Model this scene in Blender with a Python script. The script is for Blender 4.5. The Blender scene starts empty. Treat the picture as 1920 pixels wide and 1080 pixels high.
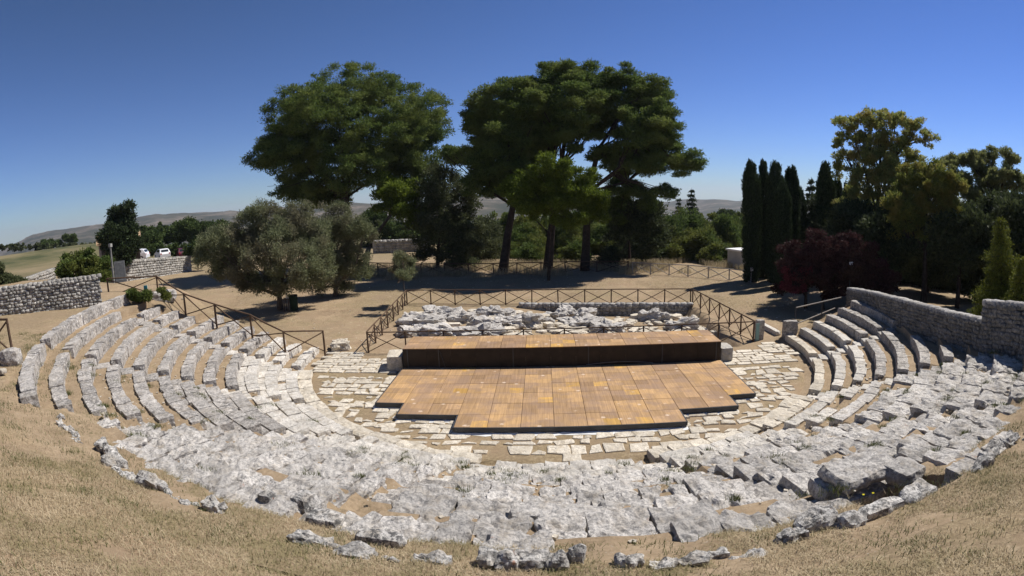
import bpy, math, random
import numpy as np
from mathutils import Matrix, Vector

random.seed(7)
SC = bpy.context.scene
COL = SC.collection
rad = math.radians

# ------------------------------------------------------------------ camera
CAM = np.array([-0.7563, -15.2214, 6.6430])
YAW, PITCH, ROLL, FPX = -0.056314, 0.160871, -0.032516, 1043.383   # f in pixels of a 1920 wide frame

def axes():
    f = np.array([math.sin(YAW)*math.cos(PITCH), math.cos(YAW)*math.cos(PITCH), -math.sin(PITCH)])
    r = np.array([math.cos(YAW), -math.sin(YAW), 0.0])
    u = np.cross(r, f)
    return r*math.cos(ROLL)+u*math.sin(ROLL), -r*math.sin(ROLL)+u*math.cos(ROLL), f
AX = axes()
cd = bpy.data.cameras.new('camera')
cam = bpy.data.objects.new('camera', cd)
COL.objects.link(cam)
m = Matrix.Identity(4)
for i in range(3):
    m[i][0] = AX[0][i]; m[i][1] = AX[1][i]; m[i][2] = -AX[2][i]; m[i][3] = CAM[i]
cam.matrix_world = m
cd.type = 'PANO'                                   # the photograph was taken through an equidistant wide lens
cd.panorama_type = 'FISHEYE_LENS_POLYNOMIAL'
cd.sensor_fit = 'HORIZONTAL'
cd.sensor_width = 36.0
cd.fisheye_fov = rad(170)
cd.fisheye_polynomial_k0 = 0.0
cd.fisheye_polynomial_k1 = -1.0/(FPX/1920*36.0)
cd.fisheye_polynomial_k2 = 0.0
cd.fisheye_polynomial_k3 = 0.0
cd.fisheye_polynomial_k4 = 0.0
cd.clip_start = 0.05
cd.clip_end = 20000
SC.camera = cam

# ------------------------------------------------------------------ light
SUN_EL, SUN_AZ = rad(53), rad(60)                  # azimuth from +Y towards +X
w = bpy.data.worlds.new('World'); SC.world = w; w.use_nodes = True
nt = w.node_tree; nt.nodes.clear()
sky = nt.nodes.new('ShaderNodeTexSky'); sky.sky_type = 'NISHITA'; sky.sun_disc = False
sky.sun_elevation = SUN_EL; sky.sun_rotation = SUN_AZ
sky.altitude = 700; sky.air_density = 1.0; sky.dust_density = 0.05; sky.ozone_density = 4.5
bg = nt.nodes.new('ShaderNodeBackground'); bg.inputs[1].default_value = 0.05
out = nt.nodes.new('ShaderNodeOutputWorld')
hs = nt.nodes.new('ShaderNodeHueSaturation'); hs.inputs['Saturation'].default_value = 1.12
gm = nt.nodes.new('ShaderNodeGamma'); gm.inputs[1].default_value = 1.3
tn = nt.nodes.new('ShaderNodeMix'); tn.data_type = 'RGBA'; tn.blend_type = 'MULTIPLY'; tn.inputs[0].default_value = 1.0; tn.inputs[7].default_value = (0.92, 0.94, 1.0, 1)
nt.links.new(sky.outputs[0], gm.inputs[0]); nt.links.new(gm.outputs[0], tn.inputs[6]); nt.links.new(tn.outputs[2], hs.inputs['Color']); 
# grade of the sky gradient: deeper, slightly violet blue overhead and pale blue (not white) at the horizon
sp = nt.nodes.new('ShaderNodeSeparateColor'); cb = nt.nodes.new('ShaderNodeCombineColor'); nt.links.new(hs.outputs[0], sp.inputs[0])
for ch, (ga, gp_) in enumerate(((0.48, 0.67), (0.614, 0.84), (0.83, 1.12))):
    m1 = nt.nodes.new('ShaderNodeMath'); m1.operation = 'MULTIPLY'; m1.inputs[1].default_value = 0.0669; nt.links.new(sp.outputs[ch], m1.inputs[0])
    m2 = nt.nodes.new('ShaderNodeMath'); m2.operation = 'POWER'; m2.inputs[1].default_value = gp_; nt.links.new(m1.outputs[0], m2.inputs[0])
    m3 = nt.nodes.new('ShaderNodeMath'); m3.operation = 'MULTIPLY'; m3.inputs[1].default_value = ga/0.0669; nt.links.new(m2.outputs[0], m3.inputs[0])
    nt.links.new(m3.outputs[0], cb.inputs[ch])
nt.links.new(cb.outputs[0], bg.inputs[0])
nt.links.new(bg.outputs[0], out.inputs[0])
sd = bpy.data.lights.new('sun', 'SUN'); sd.energy = 4.6; sd.angle = rad(0.53); sd.color = (1.0, 0.95, 0.88)
sun = bpy.data.objects.new('sun', sd); COL.objects.link(sun)
sv = Vector((math.sin(SUN_AZ)*math.cos(SUN_EL), math.cos(SUN_AZ)*math.cos(SUN_EL), math.sin(SUN_EL)))
sun.rotation_euler = sv.to_track_quat('Z', 'Y').to_euler()
sun.location = (30, 30, 60)
SC.view_settings.view_transform = 'Standard'
SC.view_settings.look = 'None'
SC.view_settings.exposure = 0.42
SC.view_settings.gamma = 1.0
SC.render.engine = 'CYCLES'
SC.cycles.max_bounces = 6
SC.cycles.diffuse_bounces = 4
SC.cycles.transparent_max_bounces = 4

# ------------------------------------------------------------------ projection helpers (pixels of the photograph -> world)
def ray(px, py):
    a = px-960.0; b = 540.0-py; h = math.hypot(a, b)+1e-9; th = h/FPX
    return math.sin(th)*a/h*AX[0]+math.sin(th)*b/h*AX[1]+math.cos(th)*AX[2]
def onz(px, py, z):
    d = ray(px, py); return CAM+d*((z-CAM[2])/d[2])
def at(px, py, D):
    d = ray(px, py); return CAM+d*(D/math.hypot(d[0], d[1]))

# ------------------------------------------------------------------ noise
def _h(ix, iy, iz, seed):
    n = (ix*374761393+iy*668265263+iz*2147483647+seed*1274126177) & 0xFFFFFFFF
    n = ((n ^ (n >> 13))*1274126177) & 0xFFFFFFFF
    n = (n ^ (n >> 16)) & 0xFFFFFFFF
    return n.astype(np.float64)/4294967295.0*2-1
def noise3(P, freq=1.0, seed=0):
    P = np.asarray(P, float)*freq+1000.0
    i = np.floor(P).astype(np.int64); f = P-i; f = f*f*(3-2*f)
    r = 0
    for dx in (0, 1):
        for dy in (0, 1):
            for dz in (0, 1):
                wgt = (f[..., 0] if dx else 1-f[..., 0])*(f[..., 1] if dy else 1-f[..., 1])*(f[..., 2] if dz else 1-f[..., 2])
                r = r+wgt*_h(i[..., 0]+dx, i[..., 1]+dy, i[..., 2]+dz, seed)
    return r
def fbm(P, freq=1.0, seed=0, oct=3):
    r = 0; a = 1.0
    for o in range(oct):
        r = r+a*noise3(P, freq*2**o, seed+o*17); a *= 0.5
    return r
def n2(x, y, freq, seed=0, oct=3):
    x = np.asarray(x, float); y = np.asarray(y, float)
    return fbm(np.stack([x, y, np.zeros_like(x)+seed*3.7], -1), freq, seed, oct)
def sstep(a, b, x):
    t = np.clip((np.asarray(x, float)-a)/(b-a), 0, 1); return t*t*(3-2*t)

# ------------------------------------------------------------------ object helpers
def mesh_np(name, V, F, mat=None, smooth=False):
    """F: int array (n,3) or (n,4), or a list of such arrays"""
    me = bpy.data.meshes.new(name)
    V = np.asarray(V, np.float32)
    Fs = F if isinstance(F, list) else [F]
    Fs = [np.asarray(f, np.int32) for f in Fs if len(f)]
    me.vertices.add(len(V)); me.vertices.foreach_set('co', V.ravel())
    nl = sum(f.size for f in Fs); npoly = sum(len(f) for f in Fs)
    me.loops.add(nl); me.polygons.add(npoly)
    me.loops.foreach_set('vertex_index', np.concatenate([f.ravel() for f in Fs]))
    tot = np.concatenate([np.full(len(f), f.shape[1], np.int32) for f in Fs])
    st = np.concatenate([[0], np.cumsum(tot)[:-1]]).astype(np.int32)
    me.polygons.foreach_set('loop_start', st)
    me.polygons.foreach_set('use_smooth', np.full(npoly, smooth, dtype=bool))
    me.update(calc_edges=True)
    if mat is not None: me.materials.append(mat)
    return me
def put(name, me, parent=None, loc=None, label=None, cat=None, group=None, kind=None):
    o = bpy.data.objects.new(name, me); COL.objects.link(o)
    if loc is not None: o.location = tuple(float(c) for c in loc)
    if parent is not None: o.parent = parent
    tag(o, label, cat, group, kind)
    return o
def tag(o, label=None, cat=None, group=None, kind=None):
    if label: o['label'] = label
    if cat: o['category'] = cat
    if group: o['group'] = group
    if kind: o['kind'] = kind
def thing(name, loc, label, cat, group=None):
    o = bpy.data.objects.new(name, None); COL.objects.link(o)
    o.empty_display_size = 0.2
    o.location = tuple(float(c) for c in loc); tag(o, label, cat, group)
    return o
class MB:
    def __init__(s): s.V = []; s.F3 = []; s.F4 = []; s.n = 0
    def add(s, V, F):
        V = np.asarray(V, float); F = np.asarray(F, int)
        s.V.append(V); (s.F3 if F.shape[1] == 3 else s.F4).append(F+s.n); s.n += len(V)
    def box(s, c, h, rz=0.0, mat=None):
        c = np.asarray(c, float); h = np.asarray(h, float)
        P = np.array([[x, y, z] for x in (-1, 1) for y in (-1, 1) for z in (-1, 1)], float)*h
        ca, sa = math.cos(rz), math.sin(rz)
        P = np.stack([P[:, 0]*ca-P[:, 1]*sa, P[:, 0]*sa+P[:, 1]*ca, P[:, 2]], 1)+c
        s.add(P, [[0, 1, 3, 2], [4, 6, 7, 5], [0, 4, 5, 1], [2, 3, 7, 6], [0, 2, 6, 4], [1, 5, 7, 3]])
    def tube(s, pts, rads, seg=8, cap=True):
        pts = [np.asarray(p, float) for p in pts]
        rings = []
        for i, p in enumerate(pts):
            a = pts[max(i-1, 0)]; b = pts[min(i+1, len(pts)-1)]; d = b-a; d = d/(np.linalg.norm(d)+1e-9)
            up = np.array([0, 0, 1.0]) if abs(d[2]) < 0.9 else np.array([1.0, 0, 0])
            u = np.cross(d, up); u /= np.linalg.norm(u); v = np.cross(d, u)
            th = np.linspace(0, 2*math.pi, seg, endpoint=False)
            rings.append(p+rads[i]*(np.cos(th)[:, None]*u+np.sin(th)[:, None]*v))
        V = np.concatenate(rings); F = []
        for i in range(len(pts)-1):
            for j in range(seg):
                F.append([i*seg+j, i*seg+(j+1) % seg, (i+1)*seg+(j+1) % seg, (i+1)*seg+j])
        s.add(V, F)
        if cap:
            for i, k in ((0, 0), (len(pts)-1, (len(pts)-1)*seg)):
                c = np.vstack([rings[i], pts[i][None]]); s.add(c, [[j, (j+1) % seg, seg] for j in range(seg)])
    def build(s, name, mat, parent=None, smooth=False, loc=None, **kw):
        V = np.concatenate(s.V); F = []
        if s.F3: F.append(np.concatenate(s.F3))
        if s.F4: F.append(np.concatenate(s.F4))
        off = None
        if loc is not None: V = V-np.asarray(loc, float)
        if parent is not None and loc is None: V = V-np.array(parent_origin(parent))
        return put(name, mesh_np(name, V, F, mat, smooth), parent, loc, **kw)
def parent_origin(p):
    v = np.zeros(3)
    while p is not None:
        v += np.array(p.location); p = p.parent
    return v
def template(n):
    """surface grid of the cube [-1,1]^3 with n cells a side -> V, F (quads)"""
    idx = {}; V = []; F = []
    def vid(p):
        k = tuple(int(round(c*1000)) for c in p)
        if k not in idx: idx[k] = len(V); V.append(p)
        return idx[k]
    g = [-1+2*i/n for i in range(n+1)]
    for ax in range(3):
        for s in (-1, 1):
            for i in range(n):
                for j in range(n):
                    q = []
                    for a, b in ((i, j), (i+1, j), (i+1, j+1), (i, j+1)):
                        p = [0, 0, 0]; p[ax] = s; p[(ax+1) % 3] = g[a]; p[(ax+2) % 3] = g[b]; q.append(vid(tuple(p)))
                    F.append(q if s > 0 else q[::-1])
    return np.array(V, float), np.array(F, int)
TPL = {n: template(n) for n in (1, 2, 3, 4, 6, 8, 10, 12)}
def stone(c, h, rz=0.0, n=4, rnd=0.35, rough=0.06, seed=0, freq=2.2, tilt=(0, 0), taper=0.0):
    T, F = TPL[n]
    N = T/np.linalg.norm(T, axis=1)[:, None]
    R = T*(1-rnd)+N*rnd*1.25
    if taper: R = R*np.stack([1-taper*R[:, 2], 1-taper*R[:, 2], np.ones(len(R))], 1)
    P = R*np.asarray(h, float)
    if tilt[0] or tilt[1]:
        P[:, 2] += P[:, 0]*tilt[0]+P[:, 1]*tilt[1]
    ca, sa = math.cos(rz), math.sin(rz)
    P = np.stack([P[:, 0]*ca-P[:, 1]*sa, P[:, 0]*sa+P[:, 1]*ca, P[:, 2]], 1)+np.asarray(c, float)
    Nr = np.stack([N[:, 0]*ca-N[:, 1]*sa, N[:, 0]*sa+N[:, 1]*ca, N[:, 2]], 1)
    if rough:
        P = P+Nr*(fbm(P, freq, seed, 3)*rough)[:, None]
    return P, F
def add_stone(mb, *a, **k):
    P, F = stone(*a, **k); mb.add(P, F)

# ------------------------------------------------------------------ materials
def newmat(name):
    m_ = bpy.data.materials.new(name); m_.use_nodes = True
    n = m_.node_tree; b = n.nodes['Principled BSDF']; b.inputs['Roughness'].default_value = 0.9
    b.inputs['Specular IOR Level'].default_value = 0.15
    return m_, n, b
def N_(n, t, **k):
    x = n.nodes.new(t)
    for a, v in k.items():
        setattr(x, a, v)
    return x
def noise_(n, scale, detail=6, rough=0.6, vec=None, dist=0.0):
    t = N_(n, 'ShaderNodeTexNoise'); t.inputs['Scale'].default_value = scale; t.inputs['Detail'].default_value = detail
    t.inputs['Roughness'].default_value = rough; t.inputs['Distortion'].default_value = dist
    if vec is not None: n.links.new(vec, t.inputs['Vector'])
    return t.outputs['Fac']
def ramp_(n, src, stops, interp='LINEAR'):
    r = N_(n, 'ShaderNodeValToRGB'); r.color_ramp.interpolation = interp
    e = r.color_ramp.elements
    while len(e) < len(stops): e.new(0.5)
    for i, (p, c) in enumerate(stops):
        e[i].position = p; e[i].color = (*c, 1) if len(c) == 3 else c
    n.links.new(src, r.inputs[0]); return r.outputs[0]
def mix_(n, fac, a, b, mode='MIX'):
    x = N_(n, 'ShaderNodeMix', data_type='RGBA', blend_type=mode)
    for sock, v in ((0, fac), (6, a), (7, b)):
        if hasattr(v, 'is_linked') or hasattr(v, 'links'): n.links.new(v, x.inputs[sock])
        elif sock == 0: x.inputs[0].default_value = v
        else: x.inputs[sock].default_value = (*v, 1)
    return x.outputs[2]
def bump_(n, b, h, strength=0.5, dist=0.05):
    x = N_(n, 'ShaderNodeBump'); x.inputs['Strength'].default_value = strength; x.inputs['Distance'].default_value = dist
    n.links.new(h, x.inputs['Height']); n.links.new(x.outputs[0], b.inputs['Normal'])
def geo_pos(n): return N_(n, 'ShaderNodeNewGeometry').outputs['Position']
def math_(n, op, a, b=None):
    x = N_(n, 'ShaderNodeMath', operation=op)
    for i, v in enumerate((a, b)):
        if v is None: continue
        if hasattr(v, 'links'): n.links.new(v, x.inputs[i])
        else: x.inputs[i].default_value = v
    return x.outputs[0]
def W01(v): return (v, v, v)

def stone_mat(name, base, dark, lichen_lo=0.52, lichen_hi=0.6, orange=0.0, warm=(0.36, 0.29, 0.2), island=False, bump=0.9, var=0.26):
    m_, n, b = newmat(name); P = geo_pos(n)
    big = noise_(n, 0.7, 4, 0.6, P); mid = noise_(n, 3.5, 8, 0.7, P); fine = noise_(n, 16, 8, 0.75, P)
    c = ramp_(n, big, [(0.3, tuple(x*0.84 for x in base)), (0.7, tuple(min(1, x*1.1) for x in base))])
    c = mix_(n, ramp_(n, mid, [(0.48, W01(0)), (0.66, W01(0.6))]), c, warm)
    rnd = N_(n, 'ShaderNodeNewGeometry').outputs['Random Per Island'] if island else N_(n, 'ShaderNodeObjectInfo').outputs['Random']
    c = mix_(n, 1.0, c, ramp_(n, rnd, [(0.0, W01(1-var)), (1.0, W01(1.0))]), 'MULTIPLY')
    li = mix_(n, 0.5, mid, fine)
    lic = noise_(n, 9, 10, 0.8, P, 0.6)
    li2 = ramp_(n, lic, [(lichen_lo-0.06, W01(0)), (lichen_hi-0.09, W01(0.85))])
    patch = ramp_(n, noise_(n, 1.3, 3, 0.5, P), [(0.38, W01(0.3)), (0.58, W01(1))])
    c = mix_(n, math_(n, 'MULTIPLY', li2, patch), c, dark)
    if orange:
        og = ramp_(n, noise_(n, 5.0, 5, 0.7, P, 0.3), [(0.66, W01(0)), (0.7, W01(orange))])
        c = mix_(n, og, c, (0.42, 0.13, 0.04))
    pit = ramp_(n, noise_(n, 22, 6, 0.75, P, 0.4), [(0.49, W01(0)), (0.60, W01(0.75))])
    c = mix_(n, pit, c, tuple(x*1.15 for x in dark))
    n.links.new(c, b.inputs['Base Color'])
    vor = N_(n, 'ShaderNodeTexVoronoi'); vor.inputs['Scale'].default_value = 7; n.links.new(P, vor.inputs['Vector'])
    h = math_(n, 'ADD', math_(n, 'MULTIPLY', mid, 1.0), math_(n, 'MULTIPLY', fine, 0.55))
    h = math_(n, 'ADD', h, math_(n, 'MULTIPLY', vor.outputs['Distance'], 0.35))
    bump_(n, b, h, min(1.0, bump), 0.09)
    b.inputs['Roughness'].default_value = 0.95
    return m_
M_SEAT = stone_mat('weathered_limestone', (0.70, 0.655, 0.60), (0.17, 0.16, 0.15), 0.52, 0.62)
M_SEAT_C = stone_mat('pitted_limestone', (0.76, 0.72, 0.665), (0.22, 0.21, 0.20), 0.55, 0.68, orange=0.4, bump=1.0)
M_SEAT_LOW = stone_mat('worn_pale_limestone', (0.78, 0.735, 0.66), (0.32, 0.30, 0.27), 0.58, 0.72)
M_PALE = stone_mat('pale_limestone', (0.78, 0.71, 0.59), (0.36, 0.31, 0.24), 0.62, 0.74)
M_FLAG = stone_mat('flagstone', (0.83, 0.76, 0.64), (0.42, 0.36, 0.27), 0.57, 0.70, island=True, var=0.28, warm=(0.42, 0.33, 0.21))
M_DARKST = stone_mat('lichen_limestone', (0.76, 0.73, 0.68), (0.08, 0.08, 0.08), 0.55, 0.62, orange=0.6)
M_WALL = stone_mat('dry_stone', (0.70, 0.66, 0.60), (0.13, 0.13, 0.12), 0.5, 0.62, island=True, var=0.45)
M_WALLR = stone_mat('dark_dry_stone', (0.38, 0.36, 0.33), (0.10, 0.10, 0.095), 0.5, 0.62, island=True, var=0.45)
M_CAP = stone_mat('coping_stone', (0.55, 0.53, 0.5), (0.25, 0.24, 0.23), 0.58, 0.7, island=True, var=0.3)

def plain(name, col, rough=0.8, spec=0.2, metal=0.0, nscale=6.0, amt=0.25, bump=0.0):
    m_, n, b = newmat(name); P = geo_pos(n)
    f = noise_(n, nscale, 5, 0.6, P)
    c = ramp_(n, f, [(0.3, tuple(x*(1-amt) for x in col)), (0.7, tuple(min(1, x*(1+amt)) for x in col))])
    n.links.new(c, b.inputs['Base Color'])
    b.inputs['Roughness'].default_value = rough; b.inputs['Specular IOR Level'].default_value = spec; b.inputs['Metallic'].default_value = metal
    if bump: bump_(n, b, noise_(n, nscale*4, 6, 0.7, P), bump, 0.02)
    return m_

def ground_mat():
    m_, n, b = newmat('dry_ground'); P = geo_pos(n)
    sep = N_(n, 'ShaderNodeSeparateXYZ'); n.links.new(P, sep.inputs[0])
    big = noise_(n, 0.12, 5, 0.6, P); mid = noise_(n, 0.9, 6, 0.65, P); fine = noise_(n, 9, 8, 0.75, P)
    straw = noise_(n, 28, 6, 0.8, P, 1.5)
    dirt = ramp_(n, mid, [(0.4, (0.33, 0.235, 0.15)), (0.62, (0.47, 0.35, 0.23))])
    dry = ramp_(n, fine, [(0.42, (0.22, 0.165, 0.095)), (0.6, (0.39, 0.305, 0.185))])
    c = mix_(n, ramp_(n, math_(n, 'ADD', math_(n, 'MULTIPLY', big, 0.6), math_(n, 'MULTIPLY', mid, 0.4)), [(0.42, W01(0)), (0.55, W01(1))]), dirt, dry)
    green = ramp_(n, noise_(n, 0.6, 6, 0.7, P, 0.4), [(0.56, W01(0)), (0.72, W01(0.55))])
    c = mix_(n, green, c, (0.16, 0.15, 0.06))
    c = mix_(n, ramp_(n, straw, [(0.42, W01(0.55)), (0.56, W01(0))]), c, (0.19, 0.14, 0.085))
    c = mix_(n, ramp_(n, noise_(n, 0.35, 7, 0.7, P, 0.5), [(0.48, W01(0)), (0.58, W01(0.55))]), c, (0.25, 0.185, 0.12))
    c = mix_(n, ramp_(n, noise_(n, 3.0, 7, 0.75, P, 0.3), [(0.56, W01(0)), (0.66, W01(0.4))]), c, (0.52, 0.42, 0.29))
    # far fields: scrub and dry pasture
    dist = N_(n, 'ShaderNodeVectorMath', operation='LENGTH'); n.links.new(P, dist.inputs[0])
    farf = ramp_(n, math_(n, 'DIVIDE', dist.outputs['Value'], 400.0), [(0.13, W01(0)), (0.25, W01(1))])
    fields = ramp_(n, noise_(n, 0.035, 6, 0.7, P, 0.3), [(0.4, (0.06, 0.068, 0.028)), (0.5, (0.125, 0.115, 0.055)), (0.6, (0.20, 0.165, 0.09))])
    c = mix_(n, farf, c, fields)
    n.links.new(c, b.inputs['Base Color'])
    bump_(n, b, math_(n, 'ADD', fine, math_(n, 'MULTIPLY', straw, 0.6)), 0.6, 0.05)
    return m_
M_GROUND = ground_mat()
def earth_mat():
    m_, n, b = newmat('terrace_earth'); P = geo_pos(n)
    mid = noise_(n, 1.5, 6, 0.65, P); fine = noise_(n, 14, 8, 0.75, P)
    c = ramp_(n, mid, [(0.3, (0.26, 0.19, 0.12)), (0.7, (0.41, 0.31, 0.205))])
    c = mix_(n, ramp_(n, fine, [(0.35, W01(0.5)), (0.6, W01(0))]), c, (0.17, 0.125, 0.07))
    c = mix_(n, ramp_(n, noise_(n, 1.1, 5, 0.7, P), [(0.58, W01(0)), (0.72, W01(0.5))]), c, (0.15, 0.14, 0.055))
    c = mix_(n, ramp_(n, noise_(n, 25, 3, 0.6, P), [(0.66, W01(0)), (0.7, W01(0.6))]), c, (0.5, 0.46, 0.4))
    n.links.new(c, b.inputs['Base Color']); bump_(n, b, fine, 0.7, 0.05)
    return m_
M_EARTH = earth_mat()

def leaf_mat(name, c0, c1, trans=0.25, hue=None, c2=None, patch_scale=0.35):
    m_, n, b = newmat(name); P = geo_pos(n)
    rnd = N_(n, 'ShaderNodeNewGeometry').outputs['Random Per Island']
    c = ramp_(n, rnd, [(0.0, c0), (1.0, c1)])
    if c2: c = mix_(n, ramp_(n, noise_(n, patch_scale, 3, 0.5, P), [(0.45, W01(0)), (0.62, W01(0.8))]), c, c2)
    n.links.new(c, b.inputs['Base Color']); b.inputs['Roughness'].default_value = 0.7
    b.inputs['Specular IOR Level'].default_value = 0.12
    tr = N_(n, 'ShaderNodeBsdfTranslucent'); n.links.new(c, tr.inputs[0])
    mx = N_(n, 'ShaderNodeMixShader'); mx.inputs[0].default_value = trans
    n.links.new(b.outputs[0], mx.inputs[1]); n.links.new(tr.outputs[0], mx.inputs[2])
    n.links.new(mx.outputs[0], n.nodes['Material Output'].inputs[0])
    return m_
M_PINE = leaf_mat('pine_needles', (0.055, 0.09, 0.024), (0.14, 0.19, 0.045), 0.4, c2=(0.18, 0.215, 0.055))
M_PINEL = leaf_mat('light_pine_needles', (0.07, 0.105, 0.012), (0.17, 0.22, 0.03), 0.4)
M_OLIVE = leaf_mat('olive_leaves', (0.11, 0.13, 0.06), (0.23, 0.25, 0.135), 0.35, c2=(0.19, 0.17, 0.11), patch_scale=0.5)
M_SCRUB = leaf_mat('scrub_leaves', (0.05, 0.062, 0.027), (0.12, 0.135, 0.06), 0.3)
M_BUSH = leaf_mat('bush_leaves', (0.05, 0.08, 0.02), (0.13, 0.18, 0.045), 0.35, c2=(0.16, 0.17, 0.04))
M_CYP = leaf_mat('cypress_leaves', (0.022, 0.034, 0.014), (0.055, 0.08, 0.03), 0.2)
M_YEL = leaf_mat('yellowing_leaves', (0.17, 0.20, 0.06), (0.34, 0.37, 0.11), 0.5, c2=(0.36, 0.30, 0.09), patch_scale=1.2)
M_DARK = leaf_mat('dark_leaves', (0.032, 0.044, 0.019), (0.085, 0.105, 0.042), 0.3)
M_LIME = leaf_mat('lime_conifer_needles', (0.07, 0.095, 0.015), (0.19, 0.20, 0.03), 0.3)
M_GOLD = leaf_mat('golden_green_leaves', (0.10, 0.13, 0.03), (0.23, 0.25, 0.06), 0.45, c2=(0.24, 0.20, 0.05), patch_scale=0.9)
M_OLIV2 = leaf_mat('dull_green_leaves', (0.13, 0.15, 0.055), (0.26, 0.27, 0.10), 0.5)
M_PLUM = leaf_mat('plum_leaves', (0.030, 0.014, 0.014), (0.085, 0.038, 0.036), 0.2, c2=(0.06, 0.035, 0.022))
M_PLUMR = leaf_mat('pink_plum_leaves', (0.10, 0.02, 0.025), (0.22, 0.05, 0.06), 0.3)
M_GROVE = leaf_mat('grove_leaves', (0.04, 0.065, 0.018), (0.095, 0.13, 0.035), 0.2)
M_BARK = plain('pine_bark', (0.055, 0.042, 0.032), 0.95, 0.05, nscale=5, amt=0.4, bump=0.8)
M_BARKO = plain('olive_bark', (0.12, 0.10, 0.08), 0.95, 0.05, nscale=5, amt=0.4, bump=0.8)
M_POLE = plain('rustic_pole_wood', (0.11, 0.072, 0.048), 0.9, 0.1, nscale=8, amt=0.35, bump=0.5)
M_GREYWOOD = plain('silvered_wood', (0.33, 0.30, 0.26), 0.85, 0.1, nscale=8, amt=0.25)
M_BLACK = plain('black_cladding', (0.024, 0.017, 0.012), 0.6, 0.3, nscale=3, amt=0.5)
M_EDGE = plain('dark_steel_edge', (0.05, 0.052, 0.057), 0.55, 0.4, nscale=4, amt=0.25)
M_SHEET = plain('white_sheet', (0.75, 0.75, 0.73), 0.7, 0.2, nscale=4, amt=0.1)

def deck_mat():
    m_, n, b = newmat('stained_deck_board')
    tc = N_(n, 'ShaderNodeTexCoord'); P = tc.outputs['Object']; G = geo_pos(n)
    rnd = N_(n, 'ShaderNodeObjectInfo').outputs['Random']
    sep = N_(n, 'ShaderNodeSeparateXYZ'); n.links.new(P, sep.inputs[0])
    # half-board cells
    cx = math_(n, 'FLOOR', math_(n, 'MULTIPLY', sep.outputs[0], 2.0)); cy = math_(n, 'FLOOR', math_(n, 'MULTIPLY', sep.outputs[1], 2.0))
    cmb = N_(n, 'ShaderNodeCombineXYZ'); n.links.new(cx, cmb.inputs[0]); n.links.new(cy, cmb.inputs[1]); n.links.new(math_(n, 'MULTIPLY', rnd, 97.0), cmb.inputs[2])
    wn = N_(n, 'ShaderNodeTexWhiteNoise', noise_dimensions='3D'); n.links.new(cmb.outputs[0], wn.inputs['Vector'])
    base = ramp_(n, rnd, [(0.0, (0.33, 0.21, 0.12)), (0.5, (0.43, 0.275, 0.145)), (1.0, (0.48, 0.30, 0.14))])
    c = mix_(n, ramp_(n, wn.outputs['Value'], [(0.93, W01(0)), (0.94, W01(0.7))], 'CONSTANT'), base, (0.58, 0.34, 0.08))
    c = mix_(n, 1.0, c, ramp_(n, wn.outputs['Color'], [(0.2, W01(0.80)), (0.8, W01(1.12))]), 'MULTIPLY')
    st = N_(n, 'ShaderNodeMapping'); st.inputs['Scale'].default_value = (1.0, 0.06, 1.0); n.links.new(G, st.inputs['Vector'])
    streak = noise_(n, 14, 6, 0.7, st.outputs[0])
    c = mix_(n, 1.0, c, ramp_(n, streak, [(0.3, W01(0.72)), (0.7, W01(1.18))]), 'MULTIPLY')
    blot = noise_(n, 1.7, 4, 0.6, G)
    c = mix_(n, ramp_(n, blot, [(0.45, W01(0)), (0.6, W01(0.55))]), c, (0.29, 0.20, 0.145))
    vor = N_(n, 'ShaderNodeTexVoronoi'); vor.inputs['Scale'].default_value = 1.9; n.links.new(G, vor.inputs['Vector'])
    spot = math_(n, 'ADD', vor.outputs['Distance'], math_(n, 'MULTIPLY', noise_(n, 20, 3, 0.6, G), 0.18))
    c = mix_(n, ramp_(n, spot, [(0.17, W01(0.85)), (0.26, W01(0))]), c, (0.62, 0.48, 0.36))
    # grooves between the boards of a panel
    gx = math_(n, 'ABSOLUTE', math_(n, 'SUBTRACT', math_(n, 'FRACT', math_(n, 'MULTIPLY', sep.outputs[0], 7.0)), 0.5))
    c = mix_(n, ramp_(n, gx, [(0.0, W01(0.22)), (0.07, W01(0))]), c, (0.14, 0.08, 0.04))
    n.links.new(c, b.inputs['Base Color']); b.inputs['Roughness'].default_value = 0.75
    bump_(n, b, math_(n, 'ADD', math_(n, 'MULTIPLY', streak, 0.3), math_(n, 'MINIMUM', math_(n, 'MULTIPLY', gx, 8.0), 1.0)), 0.35, 0.01)
    return m_
M_DECK = deck_mat()

# ------------------------------------------------------------------ theatre geometry
CXC, CYC = -0.237, 8.724
Z0 = -0.22
RK = {1: 11.2, 2: 12.0, 3: 12.75, 4: 13.5, 5: 14.25, 6: 15.03, 7: 15.8, 8: 16.6, 9: 17.4, 10: 18.2, 11: 19.0, 12: 19.75, 13: 20.7}
RISE = 0.30
STAIRS = [-73.5, -51.5, -32.0, -11.0, 10.5, 30.0, 49.5, 74.0]
def pol(x, y):
    return np.hypot(x-CXC, y-CYC), np.degrees(np.arctan2(x-CXC, -(np.asarray(y)-CYC)))
def cart(r, a):
    a = np.radians(a); return CXC+r*np.sin(a), CYC-r*np.cos(a)
def yl(x):        # where the rows end on the left
    return np.interp(x, [-40, -21, -19.5, -17.2, -15.8, -14, -12.2, -11, -9, 40], [9.5, 9.0, 8.4, 7.6, 7.9, 8.2, 8.6, 9.0, 9.4, 9.4])
def wx(y): return 13.48+0.2*np.asarray(y, float)     # right wall line
def hfront(r, a):
    h = np.where(r < 10.9, Z0, Z0+0.388*(r-10.9))
    h = np.where(r > 19.7, 3.19+0.42*(r-19.7), h)
    h = np.where(r > 24.5, 5.2+0.25*(r-24.5), h)
    h = np.minimum(h, 7.0)
    wl = sstep(-25, -52, a)
    hl = np.where(r > 19.7, 3.19+0.055*np.minimum(r-19.7, 12), h)
    h = h*(1-wl)+hl*wl
    return h
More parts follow.
